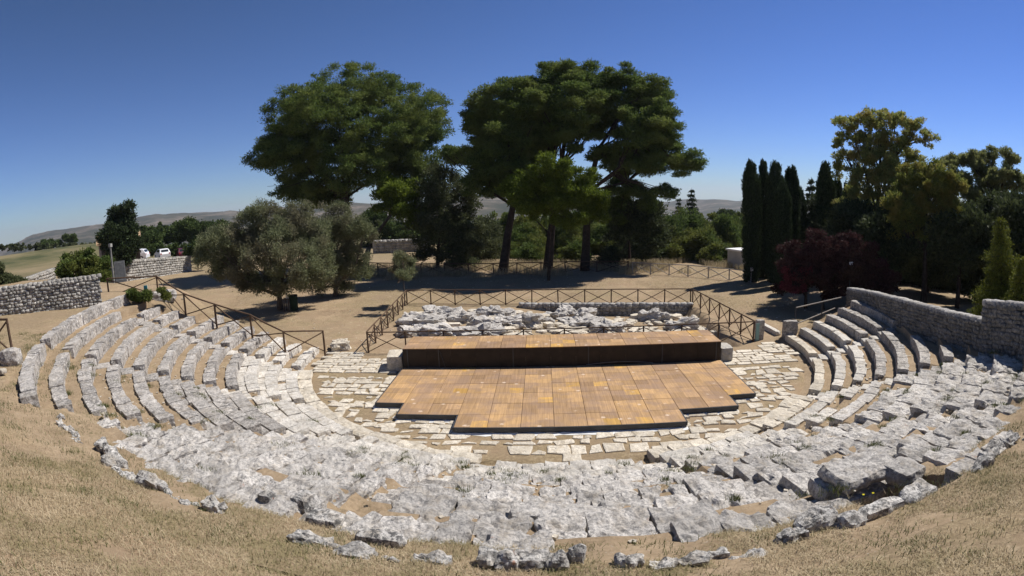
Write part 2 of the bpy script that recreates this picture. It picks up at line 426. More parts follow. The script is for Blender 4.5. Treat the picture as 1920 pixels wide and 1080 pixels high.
def T(x, y):
    x = np.asarray(x, float); y = np.asarray(y, float)
    r, a = pol(x, y)
    ys = np.minimum(y, yl(x))
    r2, a2 = pol(x, ys)
    f = hfront(r2, a2)
    # ground behind the diameter
    d = np.hypot(x, y-5)
    back = -0.22-0.012*np.clip(y-30, 0, 100)
    back = back+np.where(x < -14, 0.012*np.clip(-14-x, 0, 60), 0)
    az = np.degrees(np.arctan2(x-CAM[0], y-CAM[1])); D = np.hypot(x-CAM[0], y-CAM[1])
    fl = sstep(-37, -46, az)
    back = back*(1-fl*sstep(40, 75, D))+fl*sstep(40, 75, D)*(0.3+0.031*np.clip(D-45, 0, 100))
    back = back-sstep(140, 420, D)*26-sstep(420, 1500, D)*50
    L = np.interp(x, [-60, -25, -18, -12, -10], [14, 10, 5.5, 2.0, 1.0])
    t = sstep(0, 1, (y-yl(x))/L)
    z = f*(1-t)+back*t
    # right of the boundary wall
    tr = sstep(0.0, 0.5, x-wx(y))*sstep(-9.5, -8.0, y)
    right = 0.25+0.06*np.clip(12-y, 0, 20)
    z = np.where(y < 12, z*(1-tr)+right*tr, z)
    tb = sstep(11.5, 17, y)
    z = np.where((y >= 12) & (x > 15), right*(1-tb)+back*tb, z)
    # the ruin pit behind the stage
    pit = sstep(-8.6, -7.2, x)*sstep(8.6, 8.0, x)*sstep(8.6, 9.4, y)*sstep(18.5-0.115*(x-8.5), 18.3-0.115*(x-8.5), y)
    z = z-0.55*pit*sstep(-4, 3, x)
    inr = (r > 10.5) & (r < 20.4) & (np.abs(a) < 96) & (y < yl(x)) & (x < wx(y)) & ~((a < -81) & (r > 16.8))
    z = np.where(inr, z-0.45*sstep(10.72, 11.0, r)*sstep(20.4, 20.0, r), z)
    hole = (np.abs(a-13.3) < 3) & (r > 17.7) & (r < 19.6)
    z = np.where(hole, z-2.4, z)
    n = n2(x, y, 0.35, 5, 3)*0.05
    n = n*(0.3+0.7*sstep(10, 13, r))
    return z+n
def Ts(x, y): return float(T(np.array([x]), np.array([y]))[0])

def grid_axis(fine0, fine1, step, lo, hi, grow=1.12):
    a = list(np.arange(fine0, fine1+1e-6, step)); s = step
    while a[-1] < hi: s *= grow; a.append(a[-1]+s)
    s = step
    while a[0] > lo: s *= grow; a.insert(0, a[0]-s)
    return np.array(a)
gx = grid_axis(-26, 22, 0.2, -4500, 4500); gy = grid_axis(-22, 26, 0.2, -300, 4800)
X, Y = np.meshgrid(gx, gy); Z = T(X, Y)
V = np.stack([X, Y, Z], -1).reshape(-1, 3)
nx, ny = len(gx), len(gy)
i = np.arange(ny-1)[:, None]*nx+np.arange(nx-1)[None]
F = np.stack([i, i+1, i+nx+1, i+nx], -1).reshape(-1, 4)
put('ground', mesh_np('ground', V, F, M_GROUND, True), kind='structure', label='dry grass and bare earth ground around the theatre')

# polar terraces carrying the rows
def step_z(r, a):
    z = np.full_like(r, Z0)
    for k in range(1, 14):
        if k in RK:
            z = np.where(r > RK[k]+0.12, Z0+RISE*k-0.07, z)
    return z
rr_ = [10.55, 10.8]
for k in range(1, 12):
    rr_ += [RK[k]+0.10, RK[k]+0.14, RK[k]+0.34, RK[k]+0.46, RK[k]+0.6, RK[k]+0.72]
rr_ += [19.95, 20.05, 20.25, 20.45]
rr_ = np.array(rr_)
aa = np.concatenate([np.arange(-97, 97.01, 0.6)])
A, R_ = np.meshgrid(aa, rr_)
X, Y = cart(R_, A)
Zs = step_z(R_, A)
front = hfront(R_, A)
big = (np.abs(A+2) < 34) & (R_ > 18.6)
Zs = np.where((R_ > 18.55) & (A > -33) & (A < 40), np.maximum(front-0.02, 2.7), Zs)
Zs = np.where(R_ > 20.0, front-0.02, Zs)
Zs = Zs+n2(X, Y, 1.6, 9, 3)*0.035
hole = (np.abs(A-13.4) < 2.2) & (R_ > 17.9) & (R_ < 19.3)
Zs = np.where(hole, 0.4, Zs)
Zs[0] = T(X[0], Y[0])-0.06; Zs[1] = T(X[1], Y[1])+0.004
out_ = (Y > yl(X)+0.1) | (X > wx(Y)+0.25) | ((A < -81) & (R_ > 16.8))
tz = T(X, Y)
Zs = np.where(out_, np.minimum(Zs, tz-0.1), Zs)
for s_ in STAIRS:      # sunken stairways
    hw = 0.38/R_*57.3
    Zs = np.where((np.abs(A-s_) < hw) & (R_ > 11) & (R_ < 18.6), Zs-0.12, Zs)
V = np.stack([X, Y, Zs], -1).reshape(-1, 3)
na = len(aa); nr = len(rr_)
i = np.arange(nr-1)[:, None]*na+np.arange(na-1)[None]
F = np.stack([i, i+1, i+na+1, i+na], -1).reshape(-1, 4)
put('terrace_ground', mesh_np('terrace_ground', V, F, M_EARTH, False), kind='structure', label='stepped bare earth under the stone rows')

# ------------------------------------------------------------------ seat rows
ORD = ['', 'first', 'second', 'third', 'fourth', 'fifth', 'sixth', 'seventh', 'eighth', 'ninth', 'tenth', 'eleventh', 'twelfth']
WEDGES = [(-92, -73.5, 'far left end wedge by the left fence'), (-73.5, -51.5, 'left wedge next to the far left end wedge'),
          (-51.5, -32, 'third wedge from the left end'), (-32, -11, 'near left wedge left of the middle wedge'),
          (-11, 10.5, 'middle wedge facing the stage'), (10.5, 30, 'near right wedge right of the middle wedge'),
          (30, 49.5, 'third wedge from the right end'), (49.5, 74, 'right wedge under the high wall'),
          (74, 93, 'short right end wedge by the railing')]
def paved(k, am):
    if k >= 11: return 0
    if -32 < am < 30: return 1
    if -51.5 < am < -32: return 1 if k <= 6 else 0
    if 30 < am < 49.5: return 1 if k > 4 else 0
    if -73.5 < am < -51.5: return 1 if k <= 3 else 0
    return 0
rg = random.Random(11)
def seat_block(parent, k, a0, a1, r0, depth, ztop, zbot, mat, rough, rnd, n, name='seat_block', tilt=(0, 0)):
    am = (a0+a1)/2; rm = r0+depth/2
    x, y = cart(rm, am)
    half = (a1-a0)/57.3*rm/2
    c = np.array([x, y, (ztop+zbot)/2])
    P, F = stone((0, 0, 0), (half, depth/2, (ztop-zbot)/2), 0.0, n=n, rnd=rnd, rough=0)
    # bend to the ring: local x tangential, y outward
    ca, sa = math.cos(rad(am)), math.sin(rad(am))
    ex = np.array([ca, sa, 0]); ey = np.array([sa, -ca, 0])
    Pl = P.copy()
    Pl[:, 1] += -(P[:, 0]**2)/(2*rm)
    Pl[:, 2] += P[:, 0]*tilt[0]+P[:, 1]*tilt[1]
    Wd = Pl[:, :1]*ex+Pl[:, 1:2]*ey; Wd[:, 2] = Pl[:, 2]
    Nn = TPL[n][0]/np.linalg.norm(TPL[n][0], axis=1)[:, None]
    Nw = Nn[:, :1]*ex+Nn[:, 1:2]*ey; Nw[:, 2] = Nn[:, 2]
    q = Wd+c
    d = fbm(q, 1.6, 3, 2)*rough*0.5+fbm(q, 6.5, 13, 3)*rough*(0.75 if n >= 8 else 0.55)
    # eroded holes eat into the top
    if n >= 6: d = d-np.clip(fbm(q, 3.2, 31, 2)-0.35, 0, 1)*rough*1.6
    Wd = Wd+Nw*d[:, None]
    o = put(name, mesh_np(name, Wd, F, mat, False), parent, c-parent_origin(parent))
    return o
for wi, (wa, wb, wname) in enumerate(WEDGES):
    am = (wa+wb)/2
    for k in range(1, 13):
        r0 = RK[k]; zt = Z0+RISE*k+(0.09 if k == 12 else 0)
        gap = 0.36/r0*57.3
        a0 = wa+(gap if wi > 0 else 0); a1 = wb-(gap if wi < 8 else 0)
        if wi == 0:
            if k > 10: continue
            # clip to where the rows end on the left
            aa_ = np.arange(-96, a1, 0.5); xx, yy = cart(r0, aa_); ok = yy < yl(xx)+0.1
            if not ok.any(): continue
            a0 = max(aa_[ok].min(), -92+(k % 3)*0.9)
            if k in (8, 9): a0 = max(a0, a1-7)
            if k == 10: a0 = max(a0, a1-5.5)
        if wi == 8:
            if k > 7: continue
            xx, yy = cart(r0+0.5, np.arange(a0, a1, 0.5)); ok = xx < wx(yy)-0.05
            if not ok.any(): continue
            a1 = np.arange(a0, a1, 0.5)[ok].max()
        if wi == 7:
            xx, yy = cart(r0+0.5, np.arange(a0, a1, 0.5)); ok = xx < wx(yy)-0.05
            if not ok.any(): continue
            a1 = np.arange(a0, a1, 0.5)[ok].max()
        if wi == 6:
            xx, yy = cart(r0+0.5, np.arange(a0, a1, 0.5)); ok = xx < wx(yy)-0.05
            if k >= 11: continue
            a1 = np.arange(a0, a1, 0.5)[ok].max()
        if k == 11 and wi not in (1, 2, 5): continue
        if k == 11 and wi == 5: a0, a1 = 15.5, 22
        if k == 12 and wi in (0, 7, 8): continue
        if k == 12 and wi == 6: a1 = 40
        if k == 12 and wi == 1: a0 = -79; 
        central = -32 < am < 49
        pv = paved(k, am)
        row = ORD[k]
        if k == 12 and central:
            lab = f'broken line of lichen-dark stones in the dry grass above the {wname}'
        else:
            lab = f'{"pitted pale grey" if central else "weathered grey"} stone seat row, {row} from the orchestra, {wname}'
        # keep the label within sixteen words
        ws = lab.split()
        if len(ws) > 16: lab = f'stone seat row, {row} from the orchestra, {wname}'
        x, y = cart(r0, (a0+a1)/2)
        b_ = thing('stone_seat_row', (x, y, zt-RISE), lab, 'stone seats', 'stone seat rows of the theatre')
        mat = M_PALE if (k == 1 and wi >= 6) else (M_SEAT_LOW if k <= 3 else (M_SEAT_C if central else M_SEAT))
        if k == 12: mat = M_DARKST if central else M_SEAT
        a = a0
        segs = []
        big_ = 1.15 if (central and k > 1) else 1.0
        if a1-a0 < 1.6: bpy.data.objects.remove(b_); continue
        while a < a1-0.8:
            L = rg.uniform(0.35, 0.85)*big_
            if k == 12: L = rg.uniform(0.35, 0.9) if not central else rg.choice([.2, .26, .32, .4, .5, .62])
            da = L/r0*57.3
            e = min(a+da, a1)
            if a1-e < 1.0: e = a1
            segs.append((a, e)); a = e
        for (s0, s1) in segs:
            skip = rg.random()
            if k == 12 and central:
                if skip < (0.05 if wi < 4 else 0.14): continue
                if s1 > 11.4 and s0 < 15.2: continue
                h0 = 3.115+rg.uniform(-0.03, 0.05)
                seat_block(b_, k, s0+0.02, s1-0.04, 19.27+rg.uniform(-0.13, 0.13)+0.1*math.sin(s0*.6), rg.uniform(0.14, 0.30), h0+0.03, h0-0.3, mat, 0.10, 0.5, 8,
                           tilt=(rg.uniform(-.12, .12), rg.uniform(-.1, .2)))
                continue
            if central and k >= 9 and skip < (0.3 if k == 10 else 0.1): continue
            if s1 > 11.6 and s0 < 15.0 and k in (10, 11): continue
            if central and 2 < k < 9 and rg.random() < 0.05: continue
            g = (0.016 if central else 0.006)/r0*57.3
            if pv == 1 and central:
                dep = min(RK[k+1]-r0+0.10, 0.9); dz = rg.uniform(-0.02, 0.025)
                rough = 0.075 if k > 1 else 0.035; rnd_ = 0.16
            elif pv == 1:
                dep = 0.45+rg.uniform(-.03, .03); dz = rg.uniform(-0.015, 0.015); rough = 0.022; rnd_ = 0.06
            else:
                dep = 0.39+rg.uniform(-.03, .04); dz = rg.uniform(-0.012, 0.015); rough = 0.034; rnd_ = 0.08
                if wi in (0,): dep += 0.04; rough = 0.055; dz += rg.uniform(-.02, .02)
            dr = rg.uniform(-0.016, 0.016)*(2.2 if central else 1)
            n = 12 if (central and k >= 7) else (8 if central else 6)
            seat_block(b_, k, s0+g, s1-g, r0+dr, dep, zt+dz, zt-RISE-0.14, mat, rough, rnd_, n,
                       tilt=(rg.uniform(-.02, .02), rg.uniform(-.02, .04) if central else 0))
        if pv == 1 and not central:
            # flat paving slabs between this seat and the next riser, one part
            for (s0, s1) in segs:
                if rg.random() < 0.12: continue
                mid = (s0+s1)/2+rg.uniform(-0.4, 0.4)
                rm = r0+0.45+0.19; x, y = cart(rm, mid); c = np.array([x, y, zt-0.10])
                P, F = stone((0, 0, 0), ((s1-s0)/57.3*rm/2-0.015, 0.185, 0.08), rad(mid), n=3, rnd=0.15, rough=0.03, seed=5, freq=3)
                put('paving_slab', mesh_np('paving_slab', P, F, mat, False), b_, c-parent_origin(b_))

# kerb of pale blocks round the orchestra floor
for (ka, kb, side) in ((-74, -12, 'left'), (12, 50, 'right')):
    x, y = cart(10.8, (ka+kb)/2)
    t_ = thing('orchestra_kerb', (x, y, Z0), f'cream white worn kerb blocks edging the {side} curve of the orchestra paving', 'kerb', 'orchestra kerbs')
    a = ka
    while a < kb-1:
        L = rg.uniform(0.6, 1.3); e = min(a+L/10.8*57.3, kb)
        seat_block(t_, 0, a+0.1, e-0.1, 10.62+rg.uniform(-.03, .05), 0.56, Z0+0.16+rg.uniform(-.03, .03), Z0-0.15, M_PALE, 0.06, 0.25, 4, name='kerb_block')
        a = e

# stairways
SN = ['stone stairway between the far left end wedge and its neighbour', 'stone stairway left of the third wedge from the left end',
      'stone stairway right of the third wedge from the left end', 'stone stairway on the left flank of the middle wedge',
      'stone stairway on the right flank of the middle wedge, below the dark pit', 'stone stairway climbing left of the third wedge from the right end',
      'stone stairway beside the right wedge under the high wall', 'short stone stairway beside the right end wedge by the railing']
for si, s_ in enumerate(STAIRS):
    kmax = 10 if abs(s_) < 60 else (10 if s_ < 0 else 5)
    x, y = cart(11.2, s_)
    t_ = thing('stone_stairway', (x, y, Z0), SN[si], 'stairway', 'stairways between the wedges')
    for k in range(1, kmax+1):
        for h in (0, 1):
            r = RK[k]+0.02+h*0.38; dep = 0.42; z = Z0+RISE*(k-1)+0.12+h*0.14
            if r > 18.3: continue
            if abs(s_) < 40 and rg.random() < 0.25: continue
            hw = (0.33+rg.uniform(-.03, .02))/r*57.3
            seat_block(t_, k, s_-hw, s_+hw, r, dep, z+rg.uniform(-.02, .02), z-0.22, M_SEAT_LOW if k < 5 else M_SEAT, 0.05, 0.2, 3, name='step')

# boulders round the dark pit and others that stand out above the rows
def boulder(pos, h, rz, label, mat=None, rnd=0.45, rough=0.14, tilt=(0, 0), n=12, name='boulder', cat='boulder', group=None, seed=1, freq=1.8):
    P, F = stone((0, 0, 0), h, rz, n=n, rnd=rnd, rough=0, tilt=tilt)
    q = P+np.asarray(pos); Nn = P/np.linalg.norm(P, axis=1)[:, None]
    P = P+Nn*((fbm(q, freq, seed, 2)*0.7+fbm(q, 6.0, seed+5, 3)*0.5)*rough*min(1.0, 0.35+max(h)*0.6))[:, None]
    return put(name, mesh_np(name, P, F, mat or M_SEAT_C, False), None, pos, label, cat, group)
def gvis(x, y):
    r, a = pol(x, y); r = float(r); a = float(a)
    if 10.7 < r < 20.4:
        if r > 18.55: return float(max(hfront(np.array(r), np.array(a)), 2.7))
        return Z0+0.388*(r-10.9)
    return Ts(x, y)
def pb(px, py, z):
    z0 = z
    for _ in range(12):
        p = onz(px, py, z0); z0 = 0.5*z0+0.5*(gvis(p[0], p[1])+0.03)
    return onz(px, py, z0)
p_ = onz(1615, 880, 2.75); boulder(p_, (0.60, 0.34, 0.10), rad(14), 'big flat pitted boulder overhanging the dark pit', tilt=(0.05, 0.05), rough=0.12, rnd=0.3)
p_ = onz(1692, 886, 2.75); boulder(p_, (0.26, 0.26, 0.12), rad(20), 'rounded boulder at the right lip of the dark pit', rough=0.12, rnd=0.35)
p_ = pb(1572, 912, 2.8); boulder(p_, (0.42, 0.24, 0.12), rad(8), 'flat slab on the left lip of the dark pit', rough=0.08, rnd=0.3)
p_ = pb(1655, 952, 3.0); boulder(p_, (0.34, 0.10, 0.06), rad(12), 'long lichen-grey stone closing the near side of the dark pit', M_DARKST, rough=0.1, rnd=0.3)
p_ = pb(1720, 925, 3.05); boulder(p_, (0.3, 0.18, 0.08), rad(20), 'dull grey stone sunk in grass right of the dark pit', M_DARKST, rough=0.1)
p_ = pb(1715, 838, 2.75); boulder(p_, (0.36, 0.26, 0.14), rad(30), 'humped lichen-spotted boulder above and right of the pit boulders', rough=0.14)
p_ = pb(505, 940, 2.95); boulder(p_, (0.10, 0.12, 0.15), rad(-8), 'small upright boulder with a black lichen side, near left rim', M_DARKST, rough=0.1)
p_ = pb(572, 948, 3.0); boulder(p_, (0.14, 0.16, 0.19), rad(-18), 'black and grey pointed boulder beside the small upright one', M_DARKST, rough=0.16)
p_ = pb(610, 975, 3.15); boulder(p_, (0.24, 0.14, 0.08), rad(-8), 'low lichen-black rock in the grass below the pointed boulder', M_DARKST, rough=0.1)
p_ = pb(715, 1012, 3.25); boulder(p_, (0.27, 0.09, 0.07), rad(-6), 'long black-speckled rock at the bottom edge of the slope', M_DARKST, rough=0.1)
p_ = onz(298, 558, 3.0); boulder(p_, (0.85, 0.3, 0.3), rad(38), 'smooth rounded boulder beside the green shrub at the left fence', M_SEAT, rough=0.08)
p_ = onz(22, 672, 3.45); boulder(p_, (0.3, 0.25, 0.25), rad(30), 'rounded stone at the foot of the wooden post, far left', M_SEAT, rough=0.08)
p_ = pb(1005, 965, 2.85); boulder(p_, (0.36, 0.18, 0.1), rad(2), 'flat white-grey slab jutting over the grass in the middle', rough=0.1, rnd=0.3)
p_ = pb(1085, 968, 2.85); boulder(p_, (0.38, 0.2, 0.07), rad(-3), 'low wedge-shaped slab right of the jutting middle slab', rough=0.1, rnd=0.3)

# ------------------------------------------------------------------ orchestra paving
def flagstones():
    mb = MB(); r = random.Random(5)
    def poly(pts, z, th):
        c = np.mean(pts, 0); n = len(pts)
        mids = []
        P = []
        for i in range(n):
            a = np.array(pts[i]); b = np.array(pts[(i+1) % n])
            P.append(c+(a-c)*r.uniform(0.9, 1.0)); P.append((a+b)/2+(c-(a+b)/2)*r.uniform(0.0, 0.1))
        P = np.array(P); m2 = len(P)
        inn = c+(P-c)*0.86
        zb = np.full(m2, z-0.06); zm = np.full(m2, z+th*0.6)
        top = z+th+np.array([r.uniform(-.006, .006) for _ in range(m2)])
        V = np.vstack([np.column_stack([P, zb]), np.column_stack([c+(P-c)*0.97, zm]), np.column_stack([inn, top]), [[c[0], c[1], z+th+0.004]]])
        F4 = [[k*m2+j, k*m2+(j+1) % m2, (k+1)*m2+(j+1) % m2, (k+1)*m2+j] for k in (0, 1) for j in range(m2)]
        mb.add(V, F4)
        mb.F3.append(np.array([[2*m2+j, 2*m2+(j+1) % m2, 3*m2] for j in range(m2)])+mb.n-len(V))
    y = -2.9
    while y < 9.0:
        h = r.uniform(0.34, 0.62) if y < 5.3 else r.uniform(0.3, 0.42)
        x = -12.0+r.random()*0.5
        while x < 12.5:
            wd = r.uniform(0.3, 0.72) if y < 5.6 else r.uniform(0.4, 0.9)
            cx, cy = x+wd/2, y+h/2
            rr, a = pol(cx, cy)
            dense = cy > 5.9
            keep = 0.99 if dense else (0.96 if cx < -3 else 0.92)
            if cy < -0.2 and abs(cx) < 5.5: keep = 0.85
            inside = (rr < 10.45 if cy < 5.9 else (abs(cx) < 11.0 and cy < 9.0))
            gutter = abs(cy-5.75) < 0.18
            if inside and not gutter and r.random() < keep and not (cy > 8.1 and abs(cx) < 9.2) and not (abs(cx) < 6.2 and cy > 2.4):
                g = 0.014 if dense else r.uniform(0.008, 0.04)
                j = 0.02 if dense else 0.09
                q = [(x+g+r.uniform(-j, j), y+g+r.uniform(-j, j)), (x+wd-g+r.uniform(-j, j), y+g+r.uniform(-j, j)),
                     (x+wd-g+r.uniform(-j, j), y+h-g+r.uniform(-j, j)), (x+g+r.uniform(-j, j), y+h-g+r.uniform(-j, j))]
                if r.random() < 0.5: q.insert(2, ((q[1][0]+q[2][0])/2+r.uniform(0, .06), (q[1][1]+q[2][1])/2))
                if wd > .55 or dense or r.random() < .6: poly(np.array(q), Ts(cx, cy)+0.012, r.uniform(0.012, 0.04))
                else:
                    q1 = np.array(q[:4]); mm = (q1[0]+q1[3])/2; nn = (q1[1]+q1[2])/2
                    poly(np.array([q1[0], q1[1], nn, mm]), Ts(cx, cy)+0.012, 0.02)
            x += wd
        y += h
    o = mb.build('stone_pavement', M_FLAG, kind='structure'); o['label'] = 'irregular cream flagstones paving the orchestra'
flagstones()

# ------------------------------------------------------------------ stage
def panel_mesh():
    mb = MB(); g = 0.4945
    V = np.array([[-g, -g, -.03], [g, -g, -.03], [g, g, -.03], [-g, g, -.03], [-g, -g, -.004], [g, -g, -.004], [g, g, -.004], [-g, g, -.004],
                  [-g+.006, -g+.006, 0], [g-.006, -g+.006, 0], [g-.006, g-.006, 0], [-g+.006, g-.006, 0]])
    F = [[3, 2, 1, 0], [8, 9, 10, 11]]+[[a+k, (a+1) % 4+k, (a+1) % 4+k+4, a+k+4] for k in (0, 4) for a in range(4)]
    return mesh_np('deck_panel', V, np.array(F), M_DECK)
PM = panel_mesh()
low = thing('stage_platform', (0, 3, Z0), 'low stepped platform of brown wooden panels covering the orchestra', 'stage')
cells = []
for j in range(6):
    half = 3.5 if j == 0 else (5.5 if j == 1 else 6.5)
    i = -half+0.5
    while i < half:
        o = put('deck_panel', PM, low, (i, j+0.5-3, -Z0+random.uniform(-.004, .004)))
        cells.append((i, j)); i += 1
mb = MB()
def skirt(x0, y0, x1, y1):
    if x0 == x1: mb.box((x0-0.02 if x0 < 0 else x0+0.02, (y0+y1)/2, -0.075), (0.018, abs(y1-y0)/2+0.02, 0.07))
    else: mb.box(((x0+x1)/2, y0-0.02, -0.075), (abs(x1-x0)/2, 0.018, 0.07))
skirt(-3.5, 0, 3.5, 0)
for s_ in (-1, 1):
    skirt(s_*3.5, 0, s_*3.5, 1); skirt(s_*3.5, 1, s_*5.5, 1); skirt(s_*5.5, 1, s_*5.5, 2); skirt(s_*5.5, 2, s_*6.5, 2); skirt(s_*6.5, 2, s_*6.5, 6)
mb.build('edge_trim', M_EDGE, low)
mb = MB(); mb.box((0, 3.5, -0.12), (3.4, 3.45, 0.06)); 
for s_ in (-1, 1): mb.box((s_*4.45, 3.6, -0.12), (1.0, 2.35, 0.06)); mb.box((s_*5.95, 4.1, -0.12), (0.48, 1.9, 0.06))
mb.build('support_frame', M_BLACK, low)
# white sheet peeping out from under the edge
def ribbon(pts, wdt, z, name, mat, parent=None, **kw):
    V = []; F = []
    r = random.Random(3)
    dense = []
    for a, b in zip(pts[:-1], pts[1:]):
        n = max(2, int(math.dist(a, b)/0.25))
        dense += [(a[0]+(b[0]-a[0])*t/n, a[1]+(b[1]-a[1])*t/n) for t in range(n)]
    dense.append(pts[-1])
    for i, (x, y) in enumerate(dense):
        w_ = wdt*(0.5+0.9*r.random())
        V += [(x, y+0.12, z+0.03), (x, y, z+0.03+0.02*r.random()), (x+r.uniform(-.03, .03), y-w_, z+0.005)]
    n = len(dense)
    for i in range(n-1):
        for k in (0, 1): F.append([i*3+k+1, (i+1)*3+k+1, (i+1)*3+k, i*3+k])
    return V, F
V1, F1 = ribbon([(-3.55, -0.04), (3.55, -0.04)], 0.13, Z0, 's', M_SHEET)
V2, F2 = ribbon([(3.56, 0.96), (5.55, 0.96)], 0.12, Z0, 's', M_SHEET)
V3, F3 = ribbon([(-5.55, 0.96), (-3.56, 0.96)], 0.12, Z0, 's', M_SHEET)
V4, F4 = ribbon([(5.56, 1.96), (6.6, 1.96)], 0.12, Z0, 's', M_SHEET)
V5, F5 = ribbon([(-6.6, 1.96), (-5.56, 1.96)], 0.1, Z0, 's', M_SHEET)
mb = MB()
for a, b in ((V1, F1), (V2, F2), (V3, F3), (V4, F4), (V5, F5)): mb.add(a, b)
mb.build('plastic_sheet', M_SHEET, label='white plastic sheet showing along the front edge of the low stage platform', cat='sheet')

up = thing('raised_stage', (0, 7, Z0), 'long raised platform of wooden panels with a black front behind the low one', 'stage')
for j in (0, 1):
    for i in range(13):
        put('deck_panel', PM, up, (-6+i, 6.53+j-7, 0.80-Z0+random.uniform(-.004, .004)))
mb = MB()
for i in range(13):
    mb.box((-6+i, 6.06, 0.29), (0.497, 0.012, 0.47))
mb.build('front_panel', M_BLACK, up)
mb = MB()
mb.box((-6.46, 7.05, 0.29), (0.012, 0.95, 0.47)); mb.box((6.46, 7.05, 0.29), (0.012, 0.95, 0.47)); mb.box((0, 8.0, 0.29), (6.45, 0.012, 0.47))
mb.build('side_panel', M_BLACK, up)
mb = MB()
for x in (-6.3, -5.0, -2, 1, 4, 6.3):
    mb = MB(); mb.box((x, 6.035, 0.28), (0.02, 0.01, 0.48)); mb.build('upright', M_EDGE, up)
mb = MB(); mb.box((-5.65, 6.03, 0.02), (0.62, 0.012, 0.015)); mb.build('crossbar', M_EDGE, up)
mb = MB(); mb.tube([(-4.75, 6.0, 0.01), (-4.95, 6.03, 0.7)], [.012, .012], 6); mb.build('brace', M_EDGE, up)
mb = MB(); P = []
for i, x in enumerate(np.linspace(0.9, 3.6, 14)): P.append((x, 5.985, 0.03+0.09*math.sin(i/13*math.pi)))
mb.tube(P, [0.012]*14, 5); mb.build('cable', plain('grey_cable', (0.2, 0.2, 0.2)), label='grey cable sagging at the foot of the raised stage front', cat='cable')

# squared blocks at both ends of the stage
def block_obj(name, pos, h, rz, label, cat, mat=M_SEAT_LOW, rnd=0.12, rough=0.05, n=6, tilt=(0, 0), group=None):
    return boulder(pos, h, rz, label, mat, rnd, rough, tilt, n, name, cat, group, 2, 2.5)
block_obj('stone_block', (-7.0, 6.75, 0.08), (0.32, 0.58, 0.33), 0.15, 'squared pale block with a grey shaded face at the left end of the stage', 'stone block', M_PALE)
block_obj('stone_block', (6.92, 6.85, 0.06), (0.26, 0.45, 0.32), 0.0, 'squared grey block at the right end of the stage', 'stone block', M_SEAT_LOW)
block_obj('stone_slab', (9.75, 9.75, 0.25), (0.2, 0.14, 0.5), 0.1, 'upright grey slab standing beside the corner post of the enclosure', 'stone slab', M_SEAT, 0.15)
block_obj('stone_slab', (11.3, 9.5, 0.2), (0.34, 0.22, 0.52), 0.1, 'broad upright stone at the foot of the railing', 'stone slab', M_SEAT, 0.22, 0.08)
for i, (x0, y0, x1, y1, lb) in enumerate([(10.9, 12.4, 10.95, 10.1, 'long narrow kerb stone lying between the two upright slabs'),]):
    block_obj('kerb_stone', ((x0+x1)/2, (y0+y1)/2, -0.12), (0.13, math.dist((x0, y0), (x1, y1))/2, 0.14), 0.05, lb, 'kerb stone', M_SEAT_LOW)
p_ = onz(1000+0, 0+0, -1) if False else None
pl = onz(652, 612, 0.0)
block_obj('rock', (-10.6, 9.7, -0.05), (0.42, 0.5, 0.24), 0.4, 'rough whitish rock heap at the lower end of the left fence', 'rock', M_PALE, 0.35, 0.25, 8)

# ------------------------------------------------------------------ ruins behind the stage
rr2 = random.Random(21)
RU = [(570, 0), ]
ruin_px = [(792, 598, 42, 14, .30, 'pointed rock heap at the left of the ruins'), (832, 588, 34, 12, .42, 'tallest jagged rock at the upper left of the ruins'),
           (868, 596, 24, 9, .28, 'flat-topped rock right of the tallest jagged one'), (770, 596, 14, 8, .25, 'small rounded rock at the far left of the ruins'),
           (785, 620, 30, 10, .22, 'pale slanted rock at the lower left of the ruins'), (838, 618, 44, 11, .25, 'broad crumpled rock at the lower left centre of the ruins'),
           (905, 622, 38, 7, .2, 'long flat ledge of pale stone close behind the stage'), (915, 604, 26, 11, .35, 'dark-sided rock in the left middle of the ruins'),
           (952, 601, 26, 11, .33, 'layered rock right of the dark-sided one'), (930, 585, 30, 9, .3, 'pale rock behind the dark-sided one'),
           (985, 598, 26, 9, .3, 'rough rock in the centre of the ruins'), (1012, 602, 24, 9, .28, 'blocky rock right of the centre of the ruins'),
           (1062, 585, 14, 9, .38, 'bright upright block standing on the ruins'), (1040, 592, 22, 8, .28, 'low cracked rock left of the bright upright block'),
           (1095, 590, 20, 9, .3, 'leaning pale rock right of the bright upright block'), (1090, 604, 34, 7, .22, 'smooth grey sloping slab in the ruins'),
           (1140, 612, 30, 6, .18, 'low rubble hump near the right middle of the ruins'), (1218, 590, 16, 8, .35, 'rounded whitish boulder at the foot of the masonry'),
           (1242, 592, 11, 6, .25, 'small boulder right of the rounded whitish one'), (1280, 606, 26, 7, .2, 'flat grey rock at the right end of the ruins')]
for (px, py, rx, ry, h, lb) in ruin_px:
    zg = -0.15 if px < 1000 else -0.55
    p = onz(px, py+ry*0.5, zg); D = math.hypot(p[0]-CAM[0], p[1]-CAM[1]); s_ = D/FPX
    h *= 0.55; pos = (p[0], p[1], zg+h*0.25)
    o = boulder(pos, (rx*s_*1.05, max(0.4, rx*s_*0.6), h+0.12), rr2.uniform(-.3, .3), lb, M_SEAT_C, 0.2, 0.42, (rr2.uniform(-.12, .12), rr2.uniform(-.1, .1)), 12,
            'ruin_rock', 'rock', 'rocks of the ruined stage building', 3, 2.2)
mb = MB()
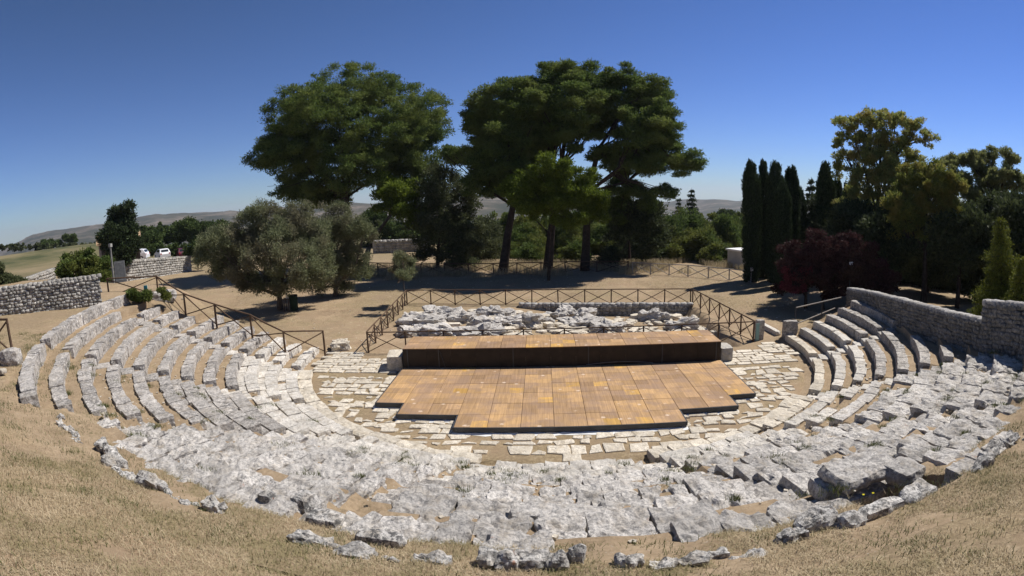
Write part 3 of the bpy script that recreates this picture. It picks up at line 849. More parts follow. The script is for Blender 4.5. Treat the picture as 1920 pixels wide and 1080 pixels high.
for i in range(760):
    px = rr2.uniform(745, 1345); py = rr2.uniform(578, 632)
    zg = -0.2 if px < 1000 else -0.68
    p = onz(px, py, zg)
    if not (-8.6 < p[0] < 8.3 and 8.5 < p[1] < 17.8): continue
    s_ = rr2.choice([.07, .09, .12, .16, .22, .3])
    add_stone(mb, (p[0], p[1], Ts(p[0], p[1])+s_*0.15), (s_*rr2.uniform(.8, 1.6), s_*rr2.uniform(.6, 1.1), s_*rr2.uniform(.35, .7)), rr2.uniform(0, 3), n=2, rnd=.35, rough=.05, seed=i, freq=4)
mb.build('rubble', M_FLAG, kind='stuff', label='loose pale rubble scattered among the ruins')

# ------------------------------------------------------------------ dry stone walls
def wall(name, pts, label, mat, thick=0.5, ss=0.26, cap=None, seed=1, parentname=None, batter=0.06):
    """pts: list of (x, y, zbase, ztop)"""
    r = random.Random(seed); x0, y0 = pts[0][0], pts[0][1]
    t_ = thing(name, (x0, y0, pts[0][2]), label, 'wall')
    mb = MB(); core = MB(); cp = MB()
    for (a, b) in zip(pts[:-1], pts[1:]):
        L = math.dist(a[:2], b[:2]); d = np.array([(b[0]-a[0])/L, (b[1]-a[1])/L]); nrm = np.array([-d[1], d[0]]); rz = math.atan2(d[1], d[0])
        ns = max(1, int(L/1.0))
        for i in range(ns):
            t0 = (i+.5)/ns; zb = a[2]+(b[2]-a[2])*t0; zt = a[3]+(b[3]-a[3])*t0; q = np.array(a[:2])+d*L*t0
            core.box((q[0], q[1], (zb+zt)/2-0.2), (L/ns/2+0.01, thick/2-0.07, (zt-zb)/2+0.12), rz)
        hmax = max(a[3]-a[2], b[3]-b[2]); rows = max(1, int(hmax/(ss*0.72)))
        for side in (-1, 1):
            for j in range(rows+1):
                s = r.random()*ss
                while s < L:
                    wd = ss*r.uniform(0.6, 1.45); t0 = min(1, (s+wd/2)/L)
                    zb = a[2]+(b[2]-a[2])*t0; zt = a[3]+(b[3]-a[3])*t0
                    hh = (zt-zb)/(rows+1); z = zb+hh*(j+.5)
                    if s+wd < L+0.1:
                        q = np.array(a[:2])+d*(s+wd/2)+nrm*side*(thick/2-0.09+r.uniform(-.02, .025))
                        add_stone(mb, (q[0], q[1], z+r.uniform(-.02, .02)), (wd/2*0.97, 0.11, hh/2*r.uniform(.9, 1.1)), rz+r.uniform(-.05, .05), n=2, rnd=0.32, rough=0.03, seed=j, freq=5)
                    s += wd
        s = 0
        while s < L:
            wd = ss*r.uniform(0.8, 1.6); t0 = min(1, (s+wd/2)/L); zt = a[3]+(b[3]-a[3])*t0
            q = np.array(a[:2])+d*(s+wd/2)
            add_stone(cp, (q[0], q[1], zt+0.02), (wd/2*.98, thick/2*0.98, 0.07+r.uniform(0, .03)), rz+r.uniform(-.06, .06), n=2, rnd=0.3, rough=0.03, seed=3, freq=4)
            s += wd
    mb.build('stone_face', mat, t_, smooth=True); core.build('core', mat, t_); cp.build('coping', cap or mat, t_, smooth=True)
    return t_
zt = [(11.6, 1.78, 0.0), (7.6, 2.2, 0.55), (4.0, 2.5, 0.9), (0.35, 2.8, 1.3), (-1.72, 3.02, 1.6)]
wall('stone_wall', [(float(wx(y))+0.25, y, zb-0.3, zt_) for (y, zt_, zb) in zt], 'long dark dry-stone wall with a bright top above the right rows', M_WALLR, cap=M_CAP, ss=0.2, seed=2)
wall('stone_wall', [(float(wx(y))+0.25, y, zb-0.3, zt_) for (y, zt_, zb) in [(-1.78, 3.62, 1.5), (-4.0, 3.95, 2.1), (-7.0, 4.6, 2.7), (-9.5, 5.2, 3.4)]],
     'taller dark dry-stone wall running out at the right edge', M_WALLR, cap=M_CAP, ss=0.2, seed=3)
wall('stone_wall', [(-27.5, -4.0, 3.2, 4.85), (-24.0, -0.1, 3.2, 4.6), (-20.5, 3.9, 3.1, 4.5)], 'pale dry-stone wall beside the top left row, ending in a corner', M_WALL, thick=0.6, ss=0.21, cap=M_WALL, seed=4)
a_ = onz(38, 548, 3.0); b_ = onz(103, 535, 2.6)
wall('stone_wall', [(a_[0], a_[1], 2.3, 3.75), (b_[0], b_[1], 2.0, 3.9)], 'short grey wall partly behind the bush, beyond the pale wall', M_WALL, thick=0.5, ss=0.34, cap=M_WALL, seed=5)
def ground_at(px, py, lo=20, hi=160):
    d = ray(px, py); best = None
    h = math.hypot(d[0], d[1])
    for D in np.arange(lo, hi, 0.5):
        p = CAM+d*(D/h)
        if p[2] <= Ts(p[0], p[1]): return p
    return CAM+d*(hi/h)
g0 = ground_at(236, 527); g1 = ground_at(357, 508)
def ztop_at(px, py, g):
    return float(at(px, py, math.hypot(g[0]-CAM[0], g[1]-CAM[1]))[2])
wall('stone_wall', [(g0[0], g0[1], g0[2]-.2, ztop_at(236, 489, g0)), (g1[0], g1[1], g1[2]-.2, ztop_at(357, 481, g1))],
     'long grey dry-stone wall in front of the parked cars', M_WALL, thick=0.6, ss=0.42, cap=M_WALL, seed=6)
g0 = at(700, 478, 82); g1 = at(805, 474, 82)
wall('stone_wall', [(g0[0], g0[1], g0[2]-1.0, ztop_at(700, 452, g0)), (g1[0], g1[1], g1[2]-1.0, ztop_at(805, 448, g1))],
     'distant field wall seen through the gap left of the tall pines', M_WALL, thick=0.8, ss=0.6, cap=M_CAP, seed=7)
# low masonry behind the ruins
wall('masonry_wall', [(-2.3, 19.75, -0.9, -0.12), (8.5, 18.25, -0.95, -0.1)], 'low grey masonry wall along the back of the ruins', M_WALL, thick=0.45, ss=0.34, cap=M_CAP, seed=8)

# ------------------------------------------------------------------ rustic fences
def fence(name, pts, label, h=1.0, spacing=1.6, r=0.035, cat='fence', xs=2, bottom=False, mat=M_POLE, skip_first=False, group=None):
    """pts: (x, y, zground) corner points, xs = braces per bay"""
    rg_ = random.Random(len(label))
    t_ = thing(name, pts[0], label, cat, group)
    P = []
    for a, b in zip(pts[:-1], pts[1:]):
        L = math.dist(a[:2], b[:2]); n = max(1, round(L/spacing))
        for i in range(n): P.append(tuple(a[j]+(b[j]-a[j])*i/n for j in range(3)))
    P.append(pts[-1])
    def pole(nm, a, b, rr):
        mb = MB(); m_ = [(a[i]+b[i])/2+rg_.uniform(-.012, .012) for i in range(3)]
        mb.tube([a, m_, b], [rr*rg_.uniform(.9, 1.1), rr, rr*rg_.uniform(.8, 1.0)], 6); return mb.build(nm, mat, t_, smooth=True)
    for (x, y, z) in P: pole('post', (x, y, z-0.25), (x+rg_.uniform(-.02, .02), y, z+h+0.02), r*1.25)
    for a, b in zip(P[:-1], P[1:]):
        pole('rail', (a[0], a[1], a[2]+h), (b[0], b[1], b[2]+h), r)
        if xs >= 1: pole('brace', (a[0], a[1]-.03, a[2]+0.06), (b[0], b[1]-.03, b[2]+h-0.06), r*.72)
        if xs >= 2: pole('brace', (a[0], a[1]+.03, a[2]+h-0.06), (b[0], b[1]+.03, b[2]+0.06), r*.72)
    if bottom:
        for a, b in zip(P[:-1], P[1:]): pole('rail', (a[0], a[1], a[2]+0.05), (b[0], b[1], b[2]+0.05), r*.6)
    return t_
zf = -0.22
fence('wooden_fence', [(-9.95, 21.0, zf), (8.65, 18.85, zf)], 'long straight brown pole fence with crossed braces behind the ruins', spacing=1.66, bottom=True)
fence('wooden_fence', [(-9.0, 9.1, zf), (-9.95, 20.9, zf)], 'brown pole fence running away along the left side of the ruins', spacing=1.66)
fence('wooden_fence', [(9.3, 9.4, zf), (8.75, 18.75, zf)], 'brown pole fence running away along the right side of the ruins', spacing=1.6)
fence('wooden_fence', [(-8.95, 9.0, zf), (9.25, 9.3, zf)], 'thin pole fence close behind the raised stage in front of the ruins', spacing=1.82, r=0.03)
lf = [onz(205, 560, 3.0), (-20.2, 8.0, 2.85), (-17.2, 6.3, 2.2), (-15.75, 6.75, 1.6), (-14.1, 7.2, 1.0), (-12.2, 6.8, 0.3), (-10.95, 8.4, -0.05)]
fence('wooden_fence', [tuple(float(c) for c in p) for p in lf], 'brown pole fence stepping down past the ends of the left rows', h=1.05, spacing=3.2, r=0.04)
def gp(px, py, D=None):
    p = ground_at(px, py, 25, 120); return (float(p[0]), float(p[1]), float(p[2]))
fence('wooden_fence', [gp(672, 510), gp(790, 514), gp(925, 514), gp(1060, 511), gp(1178, 510)], 'low pole fence in the shade under the tall pines', spacing=2.6, r=0.05)
fence('wooden_fence', [gp(1186, 513), gp(1290, 519), gp(1408, 531)], 'low pole fence in the sun ending by the cypresses', spacing=2.1, r=0.045, mat=M_GREYWOOD)
fence('wooden_fence', [gp(300, 509), gp(372, 506)], 'small far pole fence in front of the grey wall by the car park', spacing=2.6, r=0.05)
fence('wooden_fence', [(float(onz(-30, 668, 3.5)[0]), float(onz(-30, 668, 3.5)[1]), 3.5), tuple(float(c) for c in onz(25, 668, 3.45))], 'end post and rails of a pole fence at the far left edge', h=1.05, spacing=1.5, r=0.04)
# light railing at the right
t_ = thing('handrail', (12.4, 11.0, -0.1), 'pale two-bar handrail sloping up to the end of the dark wall', 'railing')
mb = MB(); mb.tube([(12.35, 11.05, 1.0), (15.75, 12.1, 1.25)], [.035, .035], 8); mb.build('rail', M_GREYWOOD, t_, True)
mb = MB(); mb.tube([(12.35, 11.05, 0.12), (15.5, 12.3, 0.62)], [.035, .035], 8); mb.build('rail', M_GREYWOOD, t_, True)
mb = MB(); mb.tube([(12.35, 11.05, -0.3), (12.35, 11.05, 1.03)], [.028, .028], 8); mb.build('post', M_EDGE, t_, True)
mb = MB(); mb.tube([(14.3, 11.7, -0.2), (14.3, 11.7, 1.1)], [.028, .028], 8); mb.build('post', M_EDGE, t_, True)
# translucent teal guard panel by the corner post
m_, n_, b_p = newmat('teal_panel'); b_p.inputs['Base Color'].default_value = (0.25, 0.4, 0.38, 1)
mb = MB(); mb.box((9.52, 9.45, 0.22), (0.09, 0.012, 0.42)); mb.build('guard_panel', m_, label='narrow teal panel fixed at the corner post beside the upright slab', cat='panel')

# ------------------------------------------------------------------ vegetation
rngN = np.random.default_rng(4)
def leaf_cloud(centers, radii, n, size, aspect=0.45, up=0.3, shell=0.55, tri=False, droop=0.0):
    """centers (m,3), radii (m,3): n leaves spread through the puffs"""
    centers = np.asarray(centers, float); radii = np.asarray(radii, float); m = len(centers)
    wgt = (radii.prod(1))**(2/3); wgt /= wgt.sum()
    k = rngN.choice(m, n, p=wgt)
    d = rngN.normal(size=(n, 3)); d /= np.linalg.norm(d, axis=1)[:, None]
    rr = rngN.random(n)**shell
    c = centers[k]+d*radii[k]*(rr*(0.8+0.35*rngN.random(n))+0.35*rngN.random(n)**5)[:, None]
    # leaf axis: outward with scatter
    ax = d*0.9+rngN.normal(size=(n, 3))*0.6; ax[:, 2] += up; ax /= np.linalg.norm(ax, axis=1)[:, None]
    s = np.cross(ax, rngN.normal(size=(n, 3))); s /= np.linalg.norm(s, axis=1)[:, None]
    L = size*(0.6+0.8*rngN.random(n))[:, None]; Wd = L*aspect
    a = c-ax*L*0.5; b = c+ax*L*0.5
    if tri:
        V = np.stack([a-s*Wd*.5, a+s*Wd*.5, b], 1).reshape(-1, 3); F = np.arange(3*n).reshape(-1, 3)
    else:
        V = np.stack([a, c+s*Wd*.5, b, c-s*Wd*.5], 1).reshape(-1, 3); F = np.arange(4*n).reshape(-1, 4)
    return V, F
def puffs(C, R, per, prad, seed=0, flat=0.7, inner=0.15):
    """break big clumps into small puffs lying on their surface"""
    r = np.random.default_rng(seed); oc = []; orr = []
    for c, rd in zip(C, R):
        n = max(3, int(per*(rd[0]*rd[1]*rd[2])**(2/3)))
        d = r.normal(size=(n, 3)); d /= np.linalg.norm(d, axis=1)[:, None]
        rr = 1-inner*r.random(n)*3*(r.random(n) < .5)
        p = np.asarray(c)+d*np.asarray(rd)*rr[:, None]*0.9
        s = prad*(0.6+0.8*r.random(n))
        oc.append(p); orr.append(np.stack([s, s, s*flat], 1))
        oc.append(np.asarray(c)[None]); orr.append(np.asarray(rd)[None]*0.55)
    return np.concatenate(oc), np.concatenate(orr)
def tree(name, base_px, D, trunkpts, clumps, label, mat, cat='tree', nleaf=20000, leaf=0.28, per=3.0, prad=0.8, bark=None, trunk_r=0.35, limbs=True,
         depth=1.0, group=None, aspect=0.4, tri=False, seed=0, flat=0.7, inner=0.15, zbase=None, extra=None, up=0.3, dj=0.35, shell=0.55, trunks=1, grow=1.2, tips=None):
    """pixel positions of trunk and crown clumps, all standing at distance D"""
    b = at(base_px[0], base_px[1], D); gz = Ts(b[0], b[1]) if zbase is None else zbase
    r = random.Random(seed+1); base = np.array([b[0], b[1], gz])
    t_ = thing(name, base, label, cat, group)
    C = []; R = []
    view = np.array([b[0]-CAM[0], b[1]-CAM[1], 0]); view /= np.linalg.norm(view)
    for cl in clumps:
        px, py, rx, ry = cl[:4]; s = D/FPX
        off = cl[4] if len(cl) > 4 else r.uniform(-dj, dj)*D/60*10
        p = at(px, py, D+off); C.append(p); rm = (rx+ry)/2*s*1.02
        # ellipsoid axes roughly horizontal; x radius across the view
        R.append((rx*s*grow, max(rm, rx*s*0.8)*depth*grow, ry*s*grow))
    PC, PR = puffs(C, R, per*1.35, prad*1.1, seed, flat, inner)
    V, F = leaf_cloud(PC, PR, int(nleaf*1.7), leaf, aspect, up, shell, tri)
    put('crown', mesh_np('crown', V-base, F, mat), t_)
    if tips:      # coloured shoot tips on one side of the crown
        q0, q1, y0, y1 = tips[2]; cc = [at(r.uniform(q0, q1), r.uniform(y0, y1), D-R[0][0]*0.9) for _ in range(16)]
        V, F = leaf_cloud(np.array(cc), np.full((16, 3), 0.28), tips[1], leaf*.9, aspect, up, .8)
        put('shoot_tips', mesh_np('shoot_tips', V-base, F, tips[0]), t_)
    mb = MB()
    tp = [base-np.array([0, 0, .3])]+[at(px, py, D) for px, py in trunkpts]
    n = len(tp); rs = [trunk_r*(1.25 if i == 0 else (1-0.75*i/(n-1 if n > 1 else 1))) for i in range(n)]
    if n > 1: mb.tube(tp, rs, 10)
    if limbs and n > 1:
        for c, rd in zip(C, R):
            j = min(n-1, max(1, int(r.uniform(0.45, 0.95)*n)))
            a = tp[j]; c = np.asarray(c); q = (a+c)/2+np.array([r.uniform(-.5, .5), r.uniform(-.5, .5), -0.12*np.linalg.norm(c-a)])
            rb = rs[j]*0.45+0.02
            mb.tube([a, q, c], [rb, rb*.7, rb*.35], 6)
            for _ in range(3):
                e = c+np.array([r.uniform(-1, 1)*rd[0], r.uniform(-1, 1)*rd[1], r.uniform(-.6, .9)*rd[2]])*0.8
                mb.tube([q, (q+e)/2+np.array([0, 0, .1]), e], [rb*.5, rb*.35, rb*.15], 5, cap=False)
    if n > 1: mb.build('trunk', bark or M_BARK, t_, True)
    return t_

# two groups of stone pines
tree('pine_tree', (655, 500), 62, [(652, 430), (650, 370), (652, 310), (655, 250)],
     [(650, 172, 78, 44), (725, 190, 62, 42), (575, 205, 62, 40), (780, 225, 48, 42), (548, 240, 46, 38), (630, 235, 80, 48, -3), (715, 260, 70, 44, -3), (800, 215, 34, 36),
      (505, 290, 44, 25), (560, 292, 56, 36, -2), (785, 285, 45, 34, -2), (600, 330, 58, 36), (562, 365, 42, 19, 3), (665, 315, 52, 34, -5), (735, 325, 40, 26), (520, 265, 30, 22), (600, 362, 40, 18, 4), (615, 280, 50, 30, 2), (760, 250, 40, 30, 2), (600, 190, 50, 30), (700, 168, 40, 26), (810, 250, 24, 26), (770, 300, 36, 24, 3), (690, 300, 50, 30, 3), (530, 280, 40, 26, 3), (640, 350, 44, 22, 4), (575, 378, 34, 14, 2), (540, 350, 34, 20, 2), (620, 380, 30, 12, 3), (790, 330, 34, 24)],
     'huge round-crowned stone pine standing alone left of the middle', M_PINE, nleaf=190000, leaf=0.27, per=3.0, prad=0.72, grow=1.3, trunk_r=0.42, seed=1, flat=0.55, aspect=0.3, dj=0.3, group='tall pines behind the theatre')
tree('pine_tree', (682, 506), 57, [(690, 470), (705, 440), (735, 400), (770, 370)],
     [(745, 372, 42, 26), (785, 395, 42, 24), (725, 350, 26, 18), (765, 345, 28, 18)],
     'slender leaning pine with yellow-green needles at the foot of the round pine', M_PINEL, nleaf=14000, leaf=0.36, per=2.2, prad=0.8, trunk_r=0.33, seed=2, flat=0.55, aspect=0.3, bark=M_BARKO)
tree('pine_tree', (942, 505), 52, [(952, 440), (962, 385), (958, 330), (950, 270), (945, 220)],
     [(925, 205, 38, 34), (960, 185, 40, 34), (910, 245, 30, 36), (950, 240, 46, 36, -2), (898, 285, 22, 24), (935, 295, 40, 32), (975, 290, 34, 30), (862, 285, 28, 18), (985, 225, 36, 40), (890, 310, 26, 14), (940, 350, 34, 24, 3), (900, 225, 24, 30), (960, 265, 40, 34, 3), (1000, 260, 36, 36, 3), (925, 330, 40, 24), (895, 345, 28, 18), (960, 345, 34, 24, 3), (985, 320, 30, 22, 4)],
     'tall pine on the left of the three close-standing trunks', M_PINE, nleaf=100000, leaf=0.26, per=3.2, prad=0.68, grow=1.27, trunk_r=0.42, seed=3, flat=0.55, aspect=0.3, dj=0.25, group='tall pines behind the theatre')
tree('pine_tree', (1026, 505), 52, [(1034, 430), (1040, 380), (1052, 310), (1062, 240), (1068, 190)],
     [(1040, 155, 54, 34), (1095, 148, 50, 30), (1000, 175, 38, 34), (1060, 195, 60, 36, -2), (1120, 180, 38, 34), (1030, 235, 44, 34), (1075, 245, 40, 30, -2), (1010, 275, 30, 26), (1115, 235, 26, 24, 3)],
     'tallest pine, middle one of the three close-standing trunks', M_PINE, nleaf=100000, leaf=0.26, per=3.2, prad=0.68, grow=1.27, trunk_r=0.42, seed=4, flat=0.55, aspect=0.3, dj=0.25, group='tall pines behind the theatre')
tree('pine_tree', (1096, 503), 52, [(1100, 430), (1103, 360), (1122, 280), (1150, 235), (1180, 190)],
     [(1185, 150, 46, 26), (1220, 175, 34, 28), (1165, 190, 40, 28), (1235, 210, 30, 22), (1205, 225, 44, 24), (1250, 248, 34, 24), (1190, 265, 44, 20, -2), (1135, 285, 34, 15), (1165, 305, 50, 20), (1210, 300, 34, 20), (1265, 308, 42, 18), (1235, 360, 26, 14), (1225, 270, 44, 20), (1210, 200, 40, 30, 3), (1230, 285, 44, 22, 3), (1180, 225, 34, 26, 3), (1285, 300, 24, 14), (1175, 345, 36, 20, 2), (1210, 365, 34, 18, 2), (1150, 380, 30, 22, 3), (1185, 395, 34, 20, 3)],
     'right-hand pine of the three with a leaning bare trunk and layered crown', M_PINE, nleaf=100000, leaf=0.26, per=3.2, prad=0.68, grow=1.27, trunk_r=0.40, seed=5, flat=0.5, aspect=0.3, dj=0.25, group='tall pines behind the theatre')
tree('pine_tree', (1028, 513), 45.5, [(1032, 440), (1037, 390), (1040, 360)],
     [(1000, 345, 36, 30), (1045, 335, 40, 30), (1090, 345, 38, 30), (985, 375, 28, 24), (1025, 370, 32, 26), (1105, 375, 26, 26), (1075, 370, 24, 20), (1115, 395, 18, 26), (1035, 310, 30, 14), (1000, 395, 22, 18), (1050, 392, 28, 20), (1085, 410, 22, 18), (965, 350, 22, 18)],
     'bright green lower pine crown in front of the tall trunks', M_PINEL, nleaf=50000, leaf=0.24, per=4.0, prad=0.55, trunk_r=0.12, seed=6, flat=0.65, aspect=0.3, dj=0.12)
tree('evergreen_tree', (1180, 505), 58, [(1180, 450)], [(1185, 405, 38, 32), (1165, 445, 30, 40), (1210, 430, 30, 40), (1185, 480, 40, 26), (1215, 385, 22, 14), (1150, 490, 20, 20)],
     'dense black-green evergreen right of the pine trunks', M_DARK, nleaf=22000, leaf=0.3, per=3, prad=0.8, trunk_r=0.2, seed=7)
tree('scrub_tree', (820, 508), 58, [(822, 460), (826, 400), (835, 340)],
     [(835, 325, 24, 22), (852, 300, 20, 16), (810, 350, 26, 26), (850, 365, 32, 30), (825, 400, 34, 30), (880, 385, 20, 22), (790, 420, 30, 34), (840, 440, 36, 36), (870, 420, 26, 30), (880, 350, 16, 18), (865, 465, 30, 24), (810, 470, 24, 22)],
     'dark straggly tree filling the gap between the two pine groups', M_SCRUB, nleaf=26000, leaf=0.26, per=3, prad=0.7, trunk_r=0.2, seed=8)
# olives
tree('olive_tree', (525, 582), 39.2, [(524, 555), (528, 530), (535, 500)],
     [(480, 420, 44, 28), (430, 452, 40, 30), (395, 478, 28, 28), (525, 425, 44, 30), (570, 440, 44, 36), (500, 470, 50, 34, -2), (550, 490, 46, 32, -2), (445, 490, 36, 24), (410, 505, 26, 14), (495, 400, 30, 16), (550, 400, 34, 18), (590, 480, 30, 36), (430, 512, 30, 16), (485, 520, 34, 16), (565, 520, 34, 18), (405, 455, 26, 22), (460, 445, 40, 26), (600, 450, 30, 30), (605, 505, 28, 24), (520, 535, 44, 14), (460, 530, 28, 12)],
     'large silvery olive tree with a dark bin under it', M_OLIVE, nleaf=66000, leaf=0.17, per=7, prad=0.45, bark=M_BARKO, trunk_r=0.22, seed=9, aspect=0.28, flat=0.9, dj=0.12, grow=1.08)
tree('olive_tree', (628, 560), 43, [(630, 535), (632, 510)],
     [(610, 420, 34, 34), (650, 410, 38, 28), (630, 460, 38, 40), (670, 440, 32, 34), (615, 505, 36, 30), (655, 490, 34, 30), (690, 425, 16, 14), (600, 535, 26, 14), (640, 535, 30, 14), (675, 500, 20, 26)],
     'second olive tree with rusty twigs behind and right of the large olive', M_OLIVE, nleaf=32000, leaf=0.17, per=7, prad=0.45, bark=M_BARKO, trunk_r=0.2, seed=10, aspect=0.28, flat=0.9, dj=0.12, grow=1.08)
tree('olive_tree', (757, 542), 37, [(757, 525)], [(752, 500, 20, 20), (768, 492, 14, 14), (742, 488, 12, 12), (755, 480, 14, 8), (758, 518, 14, 10)],
     'small young olive standing at the back left corner of the fence', M_OLIVE, nleaf=6000, leaf=0.15, per=10, prad=0.3, bark=M_BARKO, trunk_r=0.05, seed=11, aspect=0.28)
# shrubs behind the back fence
SH = [(905, 458, 34, 44, 66, 'dark green shrub between the two left pine trunks'), (985, 455, 28, 34, 68, 'green shrub just right of the left pine trunk'),
      (1000, 480, 24, 20, 60, 'low shrub between the left and middle pine trunks'), (1062, 450, 24, 34, 68, 'yellow-green shrub right of the middle pine trunk'),
      (1072, 480, 24, 20, 60, 'low shrub at the foot of the middle pine trunk'), (1130, 452, 22, 30, 70, 'shrub left of the black-green evergreen'),
      (1245, 450, 34, 42, 64, 'rounded green shrub right of the black-green evergreen'), (1285, 430, 34, 34, 68, 'tall green shrub under the two fir tips'),
      (1310, 462, 36, 32, 62, 'bright shrub in the middle of the right hedge'), (1352, 445, 34, 34, 66, 'wide green shrub near the white shed'),
      (1345, 480, 28, 20, 60, 'low shrub left of the white shed'), (1390, 440, 22, 34, 72, 'shrub behind the white shed roof'),
      (1260, 485, 26, 18, 60, 'low pale shrub right of the evergreen at the fence'), (870, 500, 26, 14, 58, 'low dark shrub under the straggly tree')]
for i, (px, py, rx, ry, D, lb) in enumerate(SH):
    tree('shrub', (px, py+ry*0.9), D, [], [(px, py, rx*.75, ry*.7), (px-rx*.5, py+ry*.35, rx*.5, ry*.5), (px+rx*.5, py+ry*.3, rx*.5, ry*.5), (px+rx*.2, py-ry*.5, rx*.45, ry*.4)],
         lb, M_BUSH if i not in (0, 13) else M_SCRUB, 'shrub', nleaf=11000, leaf=0.27, per=5, prad=0.7, grow=1.55, seed=20+i, group='shrubs behind the back fence', zbase=float(Ts(*at(px, py, D)[:2])), dj=.1)
def conifer(name, top, basepx, halfw, D, label, mat, tiers=9, nleaf=6000, leaf=0.25, cat='fir tree', sag=0.25, zb=None, group=None, seed=0):
    b = at(basepx[0], basepx[1], D); gz = Ts(b[0], b[1]) if zb is None else zb
    tp = at(top[0], top[1], D); base = np.array([b[0], b[1], gz]); s = D/FPX
    t_ = thing(name, base, label, cat, group); r = random.Random(seed)
    C = []; R = []
    Ht = tp[2]-gz; mb = MB(); ax = lambda f: base+(tp-base)*f
    mb.tube([base-np.array([0, 0, .2]), ax(.5), tp-np.array([0, 0, .3])], [0.03*Ht/2, .015*Ht/2+.02, .015], 8)
    for i in range(tiers):
        f = 0.1+0.88*i/tiers; w_ = halfw*s*(1-f)**0.8*r.uniform(.75, 1.25)+0.06
        nb = max(5, int(9*(1-f)+3))
        for j in range(nb):
            th = 2*math.pi*(j+r.random())/nb; c0 = ax(f)
            e = c0+np.array([math.cos(th)*w_, math.sin(th)*w_, -sag*w_])
            mb.tube([c0, e], [.03, .01], 4, cap=False)
            for q in (0.35, 0.65, 0.92):
                C.append(c0+(e-c0)*q); R.append((w_*.3+.1, w_*.3+.1, w_*.16+.16))
    V, F = leaf_cloud(np.array(C), np.array(R), nleaf, leaf, 0.3, 0.1, 0.7)
    put('crown', mesh_np('crown', V-base, F, mat), t_); mb.build('trunk', M_BARK, t_, True)
conifer('fir_tree', (1297, 348), (1297, 430), 26, 80, 'pointed fir tip rising above the right hedge', M_CYP, 13, 12000, .32, seed=1)
conifer('fir_tree', (1273, 366), (1273, 430), 24, 84, 'smaller dark fir left of the pointed one above the hedge', M_CYP, 12, 10000, .32, seed=2)
conifer('fir_tree', (1521, 325), (1521, 515), 34, 52, 'dark ragged fir among the cypresses with spreading branches', M_DARK, 14, 12000, .35, seed=3)
conifer('fir_tree', (1876, 398), (1872, 640), 55, 27, 'young fir with lime-yellow branch tips at the right edge', M_LIME, 17, 34000, .13, sag=0.12, seed=4, zb=0.8)
conifer('fir_tree', (1915, 470), (1915, 640), 40, 24, 'second lime-tipped young fir cut by the right edge', M_LIME, 13, 16000, .13, sag=0.1, seed=5, zb=0.9)
def cypress(px, top, w_, D, label, seed, basepy=517, mat=M_CYP, n=30000):
    b = at(px, basepy, D); gz = Ts(b[0], b[1]); tp = at(px, top, D); s = D/FPX; base = np.array([b[0], b[1], gz]); Ht = tp[2]-gz
    t_ = thing('cypress_tree', base, label, 'cypress', 'row of cypresses')
    r = np.random.default_rng(seed); C = []; R = []
    for i in range(110):
        f = r.random()**0.9; prof = min(1, (1-f)*4.5+0.12)**0.6*(0.75+0.25*min(1, f*5))
        th = r.random()*6.28; rr = w_/2*s*prof*0.72
        C.append([b[0]+math.cos(th)*rr+(tp[0]-b[0])*f, b[1]+math.sin(th)*rr+(tp[1]-b[1])*f, gz+0.4+f*(Ht-0.75)]); q = w_/2*s*(0.26+0.10*r.random())*(0.55+0.45*prof)
        R.append([q, q, q*2.6])
    for i in range(10):
        f = (i+.5)/10; prof = min(1, (1-f)*4.5+0.12)**0.6; C.append([b[0]+(tp[0]-b[0])*f, b[1]+(tp[1]-b[1])*f, gz+f*(Ht-.5)]); R.append([w_/2*s*.85*prof]*2+[Ht/14])
    V, F = leaf_cloud(np.array(C), np.array(R), n, 0.22, 0.32, 1.2, 0.5)
    put('crown', mesh_np('crown', V-base, F, mat), t_)
    mb = MB(); mb.tube([base-np.array([0, 0, .2]), base+np.array([0, 0, Ht*.6])], [.14, .05], 8); mb.build('trunk', M_BARK, t_, True)
for i, a_ in enumerate([(1408, 299, 30, 46, 'tallest-looking cypress at the left end of the row, nearest the shed'), (1431, 298, 23, 48, 'slim cypress second from the left end'),
                        (1454, 301, 30, 46, 'pointed cypress third from the left end'), (1467, 335, 26, 44, 'lower cypress pressed against the third one'),
                        (1483, 309, 28, 48, 'broad cypress fifth from the left end'), (1499, 350, 20, 50, 'short narrow cypress right of the broad one'),
                        (1548, 301, 30, 45, 'cypress standing alone right of the ragged fir'), (1567, 328, 26, 47, 'cypress partly behind the airy tall tree'),
                        (1590, 340, 26, 49, 'dim cypress inside the airy tall tree crown')]):
    cypress(a_[0], a_[1], a_[2]*1.25, a_[3], a_[4], 50+i)
# right-hand trees
tree('leafy_tree', (1640, 525), 44, [(1640, 470), (1645, 400), (1648, 330), (1652, 270)],
     [(1590, 238, 28, 17), (1630, 224, 30, 18), (1675, 222, 32, 17), (1712, 236, 26, 17), (1738, 260, 16, 14), (1572, 264, 12, 16), (1610, 258, 26, 18), (1655, 252, 30, 18), (1695, 265, 26, 18), (1630, 288, 28, 18), (1670, 298, 28, 18), (1598, 292, 20, 18), (1715, 292, 18, 16), (1575, 310, 14, 20), (1650, 275, 30, 20), (1650, 330, 40, 24), (1605, 340, 26, 30), (1690, 340, 34, 26), (1625, 385, 36, 30), (1675, 385, 36, 28), (1590, 400, 22, 30)],
     'airy tall tree with yellowing top showing sky between its branches', M_YEL, nleaf=46000, leaf=0.17, per=12, prad=0.34, trunk_r=0.28, seed=60, dj=.15, grow=1.1, aspect=.5, inner=.3)
